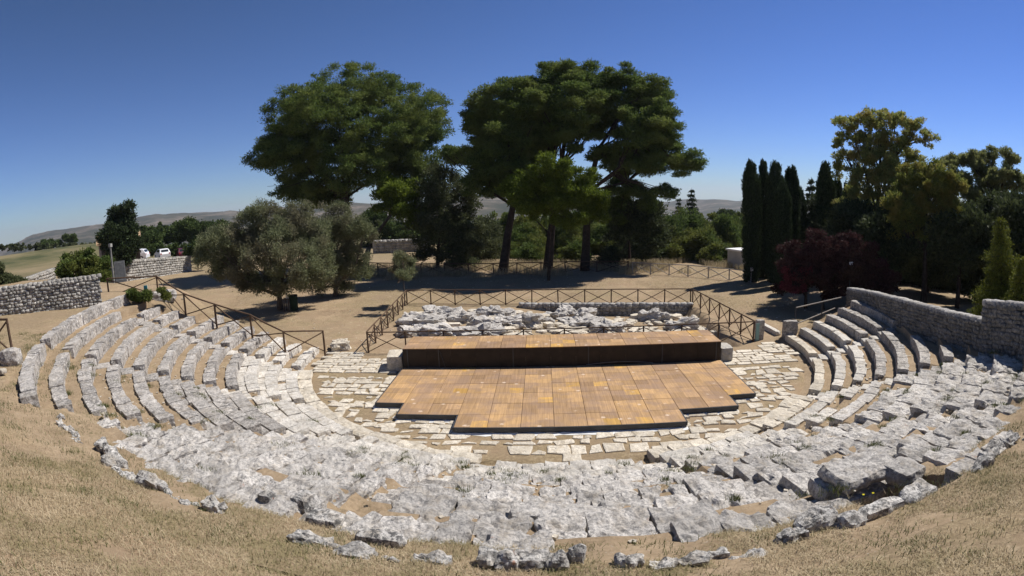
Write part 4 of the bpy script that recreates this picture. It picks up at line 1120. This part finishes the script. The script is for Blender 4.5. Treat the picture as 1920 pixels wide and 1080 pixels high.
tree('leafy_tree', (1735, 530), 38, [(1735, 470), (1732, 420)],
     [(1715, 335, 34, 26), (1755, 335, 32, 24), (1740, 370, 46, 30), (1700, 385, 32, 30), (1765, 395, 30, 26), (1730, 415, 38, 26), (1760, 430, 22, 14), (1690, 420, 22, 22), (1785, 360, 22, 20)],
     'golden green tree with drooping sunlit sprays in front of the dark grove', M_GOLD, nleaf=36000, leaf=0.18, per=8, prad=0.4, trunk_r=0.2, seed=61, dj=.12, aspect=.4)
tree('leafy_tree', (1850, 540), 44, [(1850, 460), (1850, 400), (1852, 340)],
     [(1780, 303, 24, 12), (1820, 296, 26, 11), (1858, 292, 26, 11), (1895, 298, 20, 12), (1800, 330, 26, 14), (1840, 325, 30, 14), (1885, 330, 28, 14), (1915, 345, 20, 18), (1825, 360, 30, 18), (1870, 365, 34, 18), (1905, 390, 28, 24)],
     'second airy tree with olive green top at the right edge', M_OLIV2, nleaf=42000, leaf=0.17, per=10, prad=0.34, trunk_r=0.25, seed=62, dj=.15, grow=1.25, inner=.3)
DK = [(1600, 440, 40, 46, 42, 'dim tree mass behind the plum tree'), (1665, 440, 44, 46, 40, 'dark tree right above the plum tree'), (1800, 440, 42, 46, 38, 'dark tree in the middle of the right grove'),
      (1870, 430, 40, 50, 40, 'dark tree behind the young lime-tipped fir'), (1910, 440, 30, 60, 36, 'dark tree cut by the right edge of the view'), (1740, 470, 40, 40, 46, 'deep-shaded tree at the heart of the grove'),
      (1830, 490, 44, 44, 44, 'lowest dark evergreen behind the tall wall'), (1545, 440, 26, 60, 50, 'dark evergreen between fir and plum tree'),
      (1700, 505, 44, 22, 52, 'low dark undergrowth tree filling the back of the grove'), (1780, 515, 44, 22, 50, 'low dark tree right of the undergrowth tree'), (1640, 500, 34, 22, 54, 'low dark tree behind the darker plum tree'),
      (1880, 520, 40, 30, 48, 'low dark tree far behind the lime-tipped fir')]
for i, (px, py, rx, ry, D, lb) in enumerate(DK):
    tree('evergreen_tree', (px, py+ry*1.6), D, [(px, py+ry), (px, py)], [(px, py, rx*.8, ry*.7), (px-rx*.5, py+ry*.4, rx*.55, ry*.5), (px+rx*.5, py+ry*.35, rx*.55, ry*.5), (px+rx*.1, py-ry*.5, rx*.5, ry*.45), (px, py+ry*.8, rx*.7, ry*.4)],
         lb, M_DARK, nleaf=15000, leaf=0.3, per=3.5, prad=0.8, grow=1.5, seed=70+i, group='dark trees of the right grove', dj=.1, trunk_r=.15)
tree('plum_tree', (1511, 573), 35.5, [(1511, 555), (1513, 530), (1516, 505)],
     [(1490, 485, 30, 26), (1525, 460, 34, 24), (1480, 515, 26, 24), (1520, 500, 34, 28), (1550, 480, 30, 28), (1505, 530, 28, 12), (1470, 540, 14, 10), (1545, 520, 26, 16)],
     'purple-leaved plum tree with pink tips, left trunk of the pair', M_PLUM, nleaf=20000, leaf=0.15, per=8, prad=0.38, trunk_r=0.12, seed=90, dj=.1, aspect=.5, tips=(M_PLUMR, 3500, (1455, 1520, 505, 545)))
tree('plum_tree', (1545, 578), 35.5, [(1542, 560), (1552, 535), (1570, 510)],
     [(1580, 470, 34, 26), (1615, 490, 34, 30), (1650, 510, 28, 28), (1590, 520, 36, 26), (1635, 540, 32, 22), (1560, 545, 26, 14), (1665, 540, 18, 22), (1600, 550, 26, 14)],
     'darker purple plum tree hanging over the end of the wall', M_PLUM, nleaf=22000, leaf=0.15, per=8, prad=0.38, trunk_r=0.11, seed=91, dj=.1, aspect=.5)
# left side
tree('yew_tree', (226, 500), 66, [(226, 470), (226, 430)],
     [(226, 405, 14, 14), (222, 425, 22, 18), (236, 432, 20, 20), (212, 448, 20, 22), (242, 455, 18, 22), (226, 465, 32, 22), (226, 445, 26, 24), (235, 398, 8, 12)],
     'dark conical conifer standing beside the low building', M_CYP, nleaf=26000, leaf=0.32, per=3, prad=0.7, trunk_r=0.25, seed=92, dj=.05)
tree('shrub', (155, 540), 40, [], [(150, 498, 34, 20), (125, 510, 20, 18), (180, 508, 24, 22), (165, 485, 22, 12), (155, 522, 42, 16), (195, 520, 14, 16)],
     'large leafy green shrub just behind the pale wall', M_BUSH, 'shrub', nleaf=20000, leaf=0.2, per=6, prad=0.45, seed=93, dj=.05)
tree('shrub', (15, 545), 42, [], [(12, 525, 22, 16), (-10, 515, 20, 18), (35, 532, 12, 10)], 'olive green shrub at the far left edge behind the wall', M_SCRUB, 'shrub', nleaf=9000, leaf=0.2, per=6, prad=0.4, seed=94, dj=.05)
tree('shrub', (262, 566), 27.5, [], [(250, 557, 14, 8), (272, 552, 14, 7), (308, 551, 8, 10), (262, 560, 18, 6)], 'low bright green weeds growing through the left fence', M_BUSH, 'shrub', nleaf=5000, leaf=0.12, per=12, prad=0.22, seed=95, dj=.03, zbase=3.0)
GR = [(312, 438, 20, 16, 120, 'low grove tree nearest the dark conifer'), (345, 432, 28, 20, 115, 'left tree of the far green grove'), (385, 430, 28, 20, 115, 'middle tree of the far green grove'), (418, 432, 24, 22, 115, 'right tree of the far green grove'),
      (282, 446, 16, 14, 110, 'pale green bush between the conifer and the grove'), (370, 468, 22, 14, 75, 'sunlit bush at the right end of the car park'), (130, 447, 12, 7, 170, 'tiny round tree on the far field ridge'),
      (90, 457, 20, 7, 170, 'flat bushy tree on the far field ridge'), (700, 418, 26, 22, 100, 'greyish tree beyond the field wall'), (735, 432, 26, 16, 95, 'dark bush on top of the field wall'),
      (780, 440, 24, 14, 92, 'green bush right of the field wall'), (1360, 405, 22, 12, 130, 'small far tree against the pale hill')]
for i, (px, py, rx, ry, D, lb) in enumerate(GR):
    tree('tree', (px, py+ry), D, [], [(px, py, rx*.8, ry*.75), (px-rx*.5, py+ry*.2, rx*.5, ry*.6), (px+rx*.5, py+ry*.2, rx*.5, ry*.6)], lb, M_GROVE, nleaf=8000, leaf=0.45 if D > 90 else .28,
         per=1.6, prad=1.0 if D > 90 else .6, seed=100+i, group='far trees', dj=.05, zbase=float(at(px, py+ry, D)[2])-.5)

def hedgerow(px0, px1, py, ry, D, label, mat, n, leaf, step=14, seed=0):
    r = random.Random(seed); b = at((px0+px1)/2, py+ry, D); base = np.array([b[0], b[1], b[2]]); s = D/FPX
    t_ = thing('hedgerow', base, label, 'hedge'); C = []; R = []
    x = px0
    while x < px1:
        for lev in (-.5, .05, .6):
            p = at(x+r.uniform(-6, 6), py+lev*ry+r.uniform(-.15, .15)*ry, D+r.uniform(-2, 2)); q = ry*s*r.uniform(.38, .6); C.append(p); R.append((q*1.3, q*1.2, q))
        x += step*r.uniform(.6, 1.3)
    PC, PR = puffs(C, R, 2.2, max(.45, ry*s*.16), seed, .8, .2)
    V, F = leaf_cloud(PC, PR, n, leaf, .5, .3, .55)
    put('foliage', mesh_np('foliage', V-base, F, mat), t_)
hedgerow(845, 1120, 446, 48, 76, 'long tangled green hedgerow behind the pine trunks', M_BUSH, 80000, .34, seed=1)
hedgerow(1120, 1395, 446, 44, 74, 'tall sunlit hedgerow between the pines and the white shed', M_BUSH, 84000, .34, seed=2)
hedgerow(270, 445, 438, 18, 118, 'dense band of the far green grove behind the car park', M_GROVE, 36000, .5, seed=3)
hedgerow(262, 445, 468, 10, 92, 'low clipped hedge just behind the parked cars', M_GROVE, 18000, .35, step=9, seed=4)
hedgerow(-20, 190, 463, 6, 150, 'thin dark scrub line along the top of the left field', M_SCRUB, 12000, .5, step=10, seed=5)
hedgerow(690, 850, 436, 32, 98, 'scrubby bank behind the field wall left of the dark straggly tree', M_SCRUB, 22000, .4, seed=6)

# ------------------------------------------------------------------ far hills
def hills():
    az = np.radians(np.linspace(-85, 75, 420)); d = np.array([260, 380, 520, 700, 950, 1250, 1600, 2000, 2400, 2800, 3200, 3700, 4500], float)
    kaz = [-85, -58, -55.7, -52.3, -47.3, -41.2, -37.4, -29.2, -20, -12, -5.9, 2, 8, 12.4, 17.3, 20.9, 30, 75]
    kel = [-3.0, -1.6, -0.8, 0.22, 0.4, 0.63, 0.67, 0.39, 0.25, 0.15, 0.33, 0.1, -0.35, -0.59, -0.36, -0.43, -0.5, -0.8]
    # distance of the crest
    kd = [2800, 2800, 2800, 2600, 2500, 2400, 2400, 2200, 1700, 1300, 1200, 1300, 2200, 3200, 3300, 3300, 3300, 3300]
    Ad, Dd = np.meshgrid(az, d); deg = np.degrees(Ad)
    el = np.interp(deg, kaz, kel); cr = np.interp(deg, kaz, kd)
    top = CAM[2]+cr*np.tan(np.radians(el))
    t = Dd/cr
    foot = -55.0
    start = CAM[2]-Dd*0.085
    z = np.where(t < 1, foot+(top-foot)*sstep(0.32, 1.0, t)**0.8, top-(Dd-cr)*0.03)
    z = np.where(Dd < 500, np.minimum(z, foot+(500-Dd)*0.02), z)
    X = CAM[0]+Dd*np.sin(Ad); Y = CAM[1]+Dd*np.cos(Ad)
    z = z+n2(X, Y, 0.004, 3, 5)*18*sstep(.3, .8, t)*sstep(1.02, .9, t)+n2(X, Y, 0.02, 8, 3)*2.5
    V = np.stack([X, Y, z], -1).reshape(-1, 3); n = len(az)
    i = np.arange(len(d)-1)[:, None]*n+np.arange(n-1)[None]
    F = np.stack([i, i+1, i+n+1, i+n], -1).reshape(-1, 4)
    m_, nn, b = newmat('scrub_hillside'); P = geo_pos(nn)
    a = noise_(nn, 0.006, 9, 0.7, P, .4); c = ramp_(nn, a, [(0.42, (0.035, 0.04, 0.028)), (0.5, (0.085, 0.075, 0.055)), (0.58, (0.19, 0.155, 0.125))])
    a2 = noise_(nn, 0.05, 6, 0.7, P); c = mix_(nn, ramp_(nn, a2, [(0.45, W01(0.6)), (0.6, W01(0))]), c, (0.04, 0.045, 0.025))
    nn.links.new(c, b.inputs['Base Color'])
    put('hills', mesh_np('hills', V, F, m_, True), kind='structure', label='long scrubby plateau and ridges on the horizon')
hills()

# ------------------------------------------------------------------ far things on the left
def paint(name, col, rough=0.35):
    m_, n, b = newmat(name); b.inputs['Base Color'].default_value = (*col, 1); b.inputs['Roughness'].default_value = rough; b.inputs['Specular IOR Level'].default_value = 0.5; return m_
M_TYRE = plain('tyre_rubber', (0.02, 0.02, 0.02)); M_GLASS = paint('dark_car_glass', (0.02, 0.025, 0.03), 0.1); M_LAMPR = paint('red_tail_lamp', (0.4, 0.02, 0.02), .3)
M_HUB = paint('hub_silver', (0.5, 0.5, 0.52))
def car(px, py, D, heading, col, label, scale=1.0):
    p = at(px, py, D); g = np.array([p[0], p[1], p[2]])
    t_ = thing('parked_car', g, label, 'car', 'cars in the car park'); t_.rotation_euler = (0, 0, heading)
    def part(mb, nm, mat, parent=t_, **k):
        V = np.concatenate(mb.V); Fq = [np.concatenate(mb.F4)] if mb.F4 else []
        if mb.F3: Fq.append(np.concatenate(mb.F3))
        return put(nm, mesh_np(nm, V, Fq, mat, False), parent)
    # body profile, x forward, extruded in y
    prof = [(-1.95, .3), (-2.0, .75), (-1.85, 1.0), (-1.55, 1.42), (-.9, 1.5), (.1, 1.46), (.85, 1.02), (1.75, .85), (1.98, .6), (1.95, .3)]
    n = len(prof); mb = MB(); V = []
    for s in (-1, 1):
        for (x, z) in prof: V.append((x, s*(0.84 if z < 1.05 else 0.68), z))
    F = [[i, (i+1) % n, (i+1) % n+n, i+n] for i in range(n)]
    mb.add(V, F); c0 = len(V); V2 = np.array(V)
    for s in (0, 1):
        ctr = V2[s*n:(s+1)*n].mean(0); ring = np.vstack([V2[s*n:(s+1)*n], ctr[None]])
        mb.add(ring, [[j, (j+1) % n, n] for j in range(n)])
    part(mb, 'body', paint('car_paint', col))
    mb = MB(); mb.add([(-1.83, -.6, 1.08), (-1.83, .6, 1.08), (-1.62, .55, 1.38), (-1.62, -.55, 1.38)], [[0, 1, 2, 3]]); part(mb, 'rear_window', M_GLASS)
    mb = MB()
    for s in (-1, 1): mb.add([(-1.35, s*.80, 1.06), (.6, s*.80, 1.06), (.1, s*.71, 1.40), (-1.2, s*.71, 1.42)], [[0, 1, 2, 3]])
    part(mb, 'side_window', M_GLASS)
    for x in (-1.25, 1.25):
        for s in (-1, 1):
            mb = MB(); mb.tube([(x, s*.62, .31), (x, s*.86, .31)], [.31, .31], 14); wh = part(mb, 'wheel', M_TYRE)
            mb = MB(); mb.tube([(x, s*.855, .31), (x, s*.875, .31)], [.19, .18], 12); part(mb, 'hub_cap', M_HUB, wh)
    for s in (-1, 1):
        mb = MB(); mb.box((-1.97, s*.68, .82), (.03, .1, .1)); part(mb, 'tail_lamp', M_LAMPR)
    return t_
vw = lambda px: math.atan2(ray(px, 470)[1], ray(px, 470)[0])
car(305, 485, 88, vw(305)+.25, (0.75, 0.75, 0.75), 'white hatchback seen from behind above the far grey wall')
car(341, 483, 90, vw(341)+.2, (0.09, 0.01, 0.03), 'dark red car parked right of the white hatchback')
car(254, 489, 80, vw(252)+1.2, (0.7, 0.72, 0.75), 'silver white car half hidden behind the wall end by the conifer')
pp = at(353, 483, 76); boxm = MB(); boxm.box((pp[0], pp[1], pp[2]+.7), (.25, .25, .7)); boxm.box((pp[0], pp[1], pp[2]+1.44), (.29, .29, .05))
boxm.build('waste_bin', paint('blue_plastic', (0.06, 0.14, 0.42), .5), label='tall blue bin at the right of the parked cars', cat='bin')
pp = at(338, 470, 75); 
# low building
M_PLASTER = plain('old_plaster', (0.42, 0.36, 0.33), nscale=2, amt=.2); M_TILE = plain('clay_tiles', (0.42, 0.28, 0.17), nscale=9, amt=.35, bump=.4)
def house(px0, px1, py, D, hgt, dep, label, rise=1.2):
    a = at(px0, py, D); b = at(px1, py, D); c = (a+b)/2; L = math.dist(a[:2], b[:2]); rz = math.atan2(b[1]-a[1], b[0]-a[0]); z = c[2]
    t_ = thing('farm_building', (c[0], c[1], z), label, 'building')
    mb = MB(); mb.box((0, 0, hgt/2), (L/2, dep/2, hgt/2)); 
    def P(mb, nm, mat, par=t_):
        V = np.concatenate(mb.V); Fq = ([np.concatenate(mb.F4)] if mb.F4 else [])+([np.concatenate(mb.F3)] if mb.F3 else [])
        return put(nm, mesh_np(nm, V, Fq, mat), par)
    P(mb, 'wall', M_PLASTER); t_.rotation_euler = (0, 0, rz)
    mb = MB(); h, d = L/2+.25, dep/2+.3
    mb.add([(-h, -d, hgt-.1), (h, -d, hgt-.1), (h, 0, hgt+rise), (-h, 0, hgt+rise), (-h, d, hgt-.1), (h, d, hgt-.1),
            (-h, -d, hgt), (h, -d, hgt), (h, 0, hgt+rise+.12), (-h, 0, hgt+rise+.12), (-h, d, hgt), (h, d, hgt)],
           [[3, 2, 1, 0], [5, 2, 3, 4][::-1], [6, 7, 8, 9], [9, 8, 11, 10], [0, 1, 7, 6], [4, 10, 11, 5], [0, 6, 9, 3], [3, 9, 10, 4], [1, 2, 8, 7], [2, 5, 11, 8]])
    P(mb, 'roof', M_TILE)
    mb = MB(); mb.box((L*.1, -dep/2-.02, hgt*.42), (.5, .03, hgt*.4)); P(mb, 'door', M_BLACK)
    mb = MB(); mb.box((-L*.3, -dep/2-.02, hgt*.55), (.4, .03, .4)); P(mb, 'window', M_GLASS)
house(188, 240, 490, 72, 2.2, 4.0, 'low farm building with a clay roof behind the conifer', 0.9)
house(246, 264, 488, 78, 2.6, 5, 'narrow pinkish gabled building right of the conifer', 1.2)
# lamp post with grey gate beside it
g = ground_at(214, 531); t_ = thing('lamp_post', g, 'slim grey post standing at the left end of the far wall', 'post')
Dg = math.hypot(g[0]-CAM[0], g[1]-CAM[1]); zt_ = at(210, 463, Dg)[2]
mb = MB(); mb.tube([(g[0], g[1], g[2]-.2), (g[0], g[1], zt_)], [.07, .05], 8); mb.build('pole', plain('galvanised', (0.2, 0.2, 0.19)), t_, True)
mb = MB(); mb.box((g[0], g[1], zt_+.1), (.09, .09, .1)); mb.build('lamp_head', plain('lamp_housing', (0.3, 0.3, 0.28)), t_)
g0 = at(218, 531, Dg+.3); g1 = at(236, 529, Dg+.5); t_ = thing('metal_gate', g0, 'grey barred gate between the slim post and the wall', 'gate')
mb = MB(); zt2 = at(225, 490, Dg)[2]; zb2 = g0[2]
for i in range(12):
    q = g0+(g1-g0)*i/11; mb.box((q[0], q[1], (zb2+zt2)/2), (.035, .035, (zt2-zb2)/2))
mb.build('bars', plain('gate_grey', (0.12, 0.125, 0.13)), t_)
mb = MB()
M_GF = plain('gate_frame_grey', (0.13, 0.135, 0.14))
for z in (zb2+.15, zt2-.1):
    mb = MB(); mb.tube([(g0[0], g0[1], z), (g1[0], g1[1], z)], [.05, .05], 6); mb.build('rail', M_GF, t_)

# shed by the cypresses
g = at(1384, 506, 56); rz = 0.35; t_ = thing('garden_shed', g, 'small white shed with a pale sloping roof left of the cypresses', 'shed')
mb = MB(); mb.box((g[0]+.2, g[1], g[2]+.9), (.85, 1.0, 1.0), rz); mb.build('wall', plain('grey_white_panel', (0.42, 0.41, 0.38), nscale=2, amt=.1), t_)
mb = MB(); mb.box((g[0]+.2, g[1], g[2]+2.0), (1.0, 1.15, 0.08), rz); mb.build('roof', plain('white_roof', (0.75, 0.75, 0.73), amt=.05), t_)
# small white sign and sign post
g = at(1596, 494, 34.5); t_ = thing('notice_sign', (g[0], g[1], 0.3), 'small white notice plate against the purple plum foliage', 'sign')
mb = MB(); mb.box((g[0], g[1], g[2]), (.12, .02, .09)); mb.build('plate', M_SHEET, t_)
mb = MB(); mb.tube([(g[0], g[1]+.05, 0.0), (g[0], g[1]+.05, g[2]+.05)], [.025, .025], 6); mb.build('post', M_EDGE, t_)
g = gp(1408, 531); t_ = thing('notice_sign', g, 'tiny white plate on the end post of the back fence', 'sign')
mb = MB(); mb.box((g[0], g[1]-.1, g[2]+1.15), (.12, .02, .14)); mb.build('plate', M_SHEET, t_)
# bin and stool under the olive
p = onz(552, 582, Ts(*onz(552, 582, -.2)[:2])); t_ = thing('litter_bin', p, 'dark green litter bin standing by the olive trunk', 'bin')
mb = MB(); mb.tube([(p[0], p[1], p[2]), (p[0], p[1], p[2]+.05), (p[0], p[1], p[2]+1.0), (p[0], p[1], p[2]+1.02)], [.24, .27, .31, .3], 16); mb.build('body', plain('dark_green_plastic', (0.015, 0.03, 0.018)), t_, True)
mb = MB(); mb.tube([(p[0], p[1], p[2]+1.02), (p[0], p[1], p[2]+1.08)], [.34, .3], 16); mb.build('lid', plain('black_plastic', (0.02, 0.02, 0.02)), t_, True)
p = onz(540, 583, Ts(*onz(540, 583, -.2)[:2])); t_ = thing('wooden_stand', p, 'open wooden stand with legs beside the litter bin', 'stand')
for sx in (-1, 1):
    for sy in (-1, 1):
        mb = MB(); mb.box((p[0]+sx*.17, p[1]+sy*.15, p[2]+.4), (.025, .025, .42)); mb.build('leg', M_POLE, t_)
mb = MB(); mb.box((p[0], p[1], p[2]+.83), (.23, .2, .025)); mb.build('top', M_POLE, t_)
mb = MB(); mb.box((p[0]+.05, p[1], p[2]+.99), (.09, .07, .13)); mb.build('white_box', M_SHEET, label='small white box standing on the wooden stand', cat='box')
# teal ribbon tied to the left fence
p = at(273, 540, 27.5); mb = MB(); mb.box((p[0], p[1], p[2]), (.09, .02, .12), .3); mb.box((p[0]+.03, p[1], p[2]-.16), (.03, .02, .1), .2)
mb.build('ribbon', paint('teal_cloth', (0.05, 0.28, 0.30), .8), label='teal cloth strip tied to the rail of the left fence', cat='cloth strip')
p = onz(4, 696, 3.45); boulder(p, (.12, .1, .06), 0, 'small white stone at the far left edge below the post', M_PALE, .5, .02, n=4, name='stone', cat='stone')
# yellow flowers in the pit
for (px, py, lb) in ((1637, 925, 'bright yellow flower head deep in the dark pit'), (1619, 928, 'smaller dull yellow flower left of the bright one in the pit')):
    p = onz(px, py, 2.75); t_ = thing('flower', (p[0], p[1], 2.2), lb, 'flower')
    mb = MB(); mb.tube([(p[0], p[1], 1.3), (p[0], p[1], 2.75)], [.004, .003], 5); mb.build('stem', M_PINEL, t_)
    mb = MB()
    for i in range(8):
        th = i*math.pi/4; mb.add([(p[0], p[1], 2.75), (p[0]+.018*math.cos(th-.3), p[1]+.018*math.sin(th-.3), 2.76), (p[0]+.024*math.cos(th), p[1]+.024*math.sin(th), 2.757), (p[0]+.018*math.cos(th+.3), p[1]+.018*math.sin(th+.3), 2.76)], [[0, 1, 2, 3]])
    mb.build('petals', paint('yellow_petal', (0.8, 0.72, 0.03), .6), t_)

# ------------------------------------------------------------------ pebbles
mb = MB(); pr = random.Random(77)
for i in range(2400):
    if i < 1500:
        r_ = pr.uniform(11, 18.5); a_ = pr.uniform(-88, 60); x, y = cart(r_, a_)
        if y > yl(x) or x > wx(y)-.2: continue
        kk = max([k for k in RK if RK[k]+.12 < r_] or [0]); z = Z0+RISE*kk-0.07 if r_ < 18.55 else gvis(x, y)
    else:
        x, y = pr.uniform(-24, 16), pr.uniform(9, 32); z = Ts(x, y)
        if -9 < x < 9 and y < 21: continue
    s_ = pr.choice([.012, .015, .02, .025, .035])
    P, F = stone((x, y, z+s_*.3), (s_*pr.uniform(.8, 1.5), s_, s_*.6), pr.uniform(0, 3), n=1, rnd=.2, rough=0); mb.add(P, F)
mb.build('pebbles', M_FLAG, kind='stuff', label='small loose pebbles on the bare earth')

# ------------------------------------------------------------------ grass
def grass(name, n, region, hlo, hhi, wdt, mat, label, lean=0.9):
    r = np.random.default_rng(len(name)+n); x, y = region(r, n); z = T(x, y)
    rr, a = pol(x, y)
    inr = (rr > 18.5) & (rr < 20.42) & (np.abs(a) < 96) & (y < yl(x)) & (x < wx(y))
    z = np.where(inr, np.maximum(hfront(rr, a), 2.72)-0.02+n2(x, y, 1.6, 9, 3)*0.035, z)
    L = hlo+(hhi-hlo)*r.random(len(x)); th = r.random(len(x))*6.28; ln = lean*(0.4+0.9*r.random(len(x)))
    dx = np.cos(th)*ln*L; dy = np.sin(th)*ln*L; dz = L*np.sqrt(np.clip(1-(ln*.75)**2, .05, 1))
    px_ = -np.sin(th)*wdt*(.6+.8*r.random(len(x))); py_ = np.cos(th)*wdt
    A = np.stack([x-px_, y-py_, z-.01], 1); B = np.stack([x+px_, y+py_, z-.01], 1)
    Cc = np.stack([x+dx*.5+px_*.7, y+dy*.5+py_*.7, z+dz*.62], 1); Dd = np.stack([x+dx*.5-px_*.7, y+dy*.5-py_*.7, z+dz*.62], 1)
    E = np.stack([x+dx, y+dy, z+dz*.8], 1)
    V = np.stack([A, B, Cc, Dd, E], 1).reshape(-1, 3); i = np.arange(len(x))*5
    F4 = np.stack([i, i+1, i+2, i+3], 1); F3 = np.stack([i+3, i+2, i+4], 1)
    put(name, mesh_np(name, V, [F3, F4], mat), kind='stuff', label=label)
M_STRAW = leaf_mat('straw', (0.30, 0.235, 0.145), (0.62, 0.52, 0.35), 0.3, c2=(0.27, 0.235, 0.12), patch_scale=1.1)
M_GREEN = leaf_mat('weed_green', (0.07, 0.09, 0.03), (0.16, 0.17, 0.06), 0.3)
def reg_near(r, n):
    m_ = n//2
    x = np.concatenate([-17+32*r.random(n-m_), CAM[0]-7+14*r.random(m_)]); y = np.concatenate([-16+17*r.random(n-m_), -14.5+6*r.random(m_)])
    rr, aa = pol(x, y); k = (rr > 18.6) & (n2(x, y, 0.9, 4, 3) > -0.62+0.3*r.random(len(x))+0.2*(rr < 19.6)) & (aa > -64) & (aa < 50)
    k &= ~((np.abs(aa-13.3) < 2.4) & (rr < 19.4))
    k &= ~((aa < -32) & (rr < 20.3) & (r.random(len(aa)) < 0.97))
    return x[k], y[k]
grass('dry_grass', 430000, reg_near, 0.02, 0.09, 0.0034, M_STRAW, 'dry straw-coloured grass on the near slope', 1.3)
def reg_weed(r, n):
    m_ = 420; ra = 18.4+5*r.random(m_); aa = -60+100*r.random(m_); cx, cy = cart(ra, aa)
    k = r.integers(0, m_, n); s = 0.10+0.15*r.random(m_)
    return cx[k]+r.normal(size=n)*s[k], cy[k]+r.normal(size=n)*s[k]
grass('green_weeds', 30000, reg_weed, 0.03, 0.09, 0.004, M_GREEN, 'green weeds dotted through the dry grass')
def reg_back(r, n):
    x = -22+44*r.random(n); y = 33+12*r.random(n); k = n2(x, y, .3, 6, 2) > 0.0; return x[k], y[k]
grass('tall_dry_grass', 40000, reg_back, 0.3, 0.9, 0.012, M_STRAW, 'tall golden dry grass behind the back fence', .5)

# ------------------------------------------------------------------ air
def haze():
    m_ = bpy.data.materials.new('air'); m_.use_nodes = True; n = m_.node_tree; n.nodes.clear()
    o = n.nodes.new('ShaderNodeOutputMaterial'); v = n.nodes.new('ShaderNodeVolumePrincipled')
    v.inputs['Color'].default_value = (0.80, 0.87, 1.0, 1); v.inputs['Density'].default_value = 0.0001; v.inputs['Anisotropy'].default_value = 0.2
    n.links.new(v.outputs[0], o.inputs['Volume'])
    mb = MB(); mb.box((0, 1500, 0), (6800, 6800, 130))
    mb.build('haze', m_, kind='stuff', label='thin blue air over the distance')
haze()

def reg_terr(r, n):
    rr = 11+8*r.random(n); aa = -90+150*r.random(n); x, y = cart(rr, aa)
    k = (n2(x, y, 1.1, 21, 2) > 0.15) & (y < yl(x)-.2) & (x < wx(y)-.3); return x[k], y[k]
def terrace_grass():
    r = np.random.default_rng(5); n = 42000; x, y = reg_terr(r, n); rr, a = pol(x, y); z = np.zeros_like(rr)
    for k in RK: z = np.where(rr > RK[k]+.12, Z0+RISE*k-.07, z)
    ks = rr > 11.35; x, y, z, rr = x[ks], y[ks], z[ks], rr[ks]
    L = .04+.1*r.random(len(x)); th = r.random(len(x))*6.28; w_ = .004
    A = np.stack([x-w_*np.sin(th), y+w_*np.cos(th), z-.01], 1); B = np.stack([x+w_*np.sin(th), y-w_*np.cos(th), z-.01], 1)
    E = np.stack([x+np.cos(th)*L*.7, y+np.sin(th)*L*.7, z+L*.6], 1)
    put('terrace_grass', mesh_np('terrace_grass', np.stack([A, B, E], 1).reshape(-1, 3), np.arange(3*len(x)).reshape(-1, 3), M_STRAW), kind='stuff', label='thin dry grass in strips between the stone rows')
terrace_grass()
def reg_court(r, n):
    x = -26+44*r.random(n); y = 9+26*r.random(n); k = (n2(x, y, .45, 31, 3) > 0.05) & ~((np.abs(x) < 9.6) & (y < 18)); return x[k], y[k]
grass('sparse_grass', 60000, reg_court, .03, .1, .006, M_STRAW, 'sparse dry grass over the flat ground behind the stage', 1.0)

def joint_weeds():
    r = np.random.default_rng(9); V = []; n = 0
    for i in range(170):
        k = int(r.integers(2, 11)); a = r.uniform(-50, 48); rr = RK[k]+r.choice([0.02, 0.74]); x, y = cart(rr, a); z = Z0+RISE*k+0.0
        m_ = int(r.integers(40, 110)); sx = r.uniform(.05, .16)
        for j in range(m_):
            ox, oy = r.normal(0, sx), r.normal(0, sx*.5); th = r.random()*6.28; L = r.uniform(.04, .12); w_ = .006
            px, py = x+ox, y+oy; V += [(px-w_*math.sin(th), py+w_*math.cos(th), z-.05), (px+w_*math.sin(th), py-w_*math.cos(th), z-.05), (px+math.cos(th)*L*.7, py+math.sin(th)*L*.7, z+L*.55)]
    put('joint_weeds', mesh_np('joint_weeds', np.array(V), np.arange(len(V)).reshape(-1, 3), M_GREEN), kind='stuff', label='small weeds rooted in the joints of the stone rows')
joint_weeds()

M_LITTER = leaf_mat('leaf_litter', (0.10, 0.065, 0.035), (0.26, 0.17, 0.09), 0.1)
def leaf_litter():
    r = np.random.default_rng(12); n = 60000; x = -26+42*r.random(n); y = 15+30*r.random(n)
    k = (n2(x, y, .22, 41, 3) > 0.0) & ~((np.abs(x) < 9.8) & (y < 21.3)); x, y = x[k], y[k]; z = T(x, y)+.006; m_ = len(x)
    th = r.random(m_)*6.28; L = .02+.035*r.random(m_); dx, dy = np.cos(th)*L, np.sin(th)*L
    V = np.stack([np.stack([x-dx, y-dy, z], 1), np.stack([x+dy*.4, y-dx*.4, z+.006], 1), np.stack([x+dx, y+dy, z+.008], 1), np.stack([x-dy*.4, y+dx*.4, z+.004], 1)], 1).reshape(-1, 3)
    put('leaf_litter', mesh_np('leaf_litter', V, np.arange(4*m_).reshape(-1, 4), M_LITTER), kind='stuff', label='brown fallen leaves and needles under the trees')
leaf_litter()
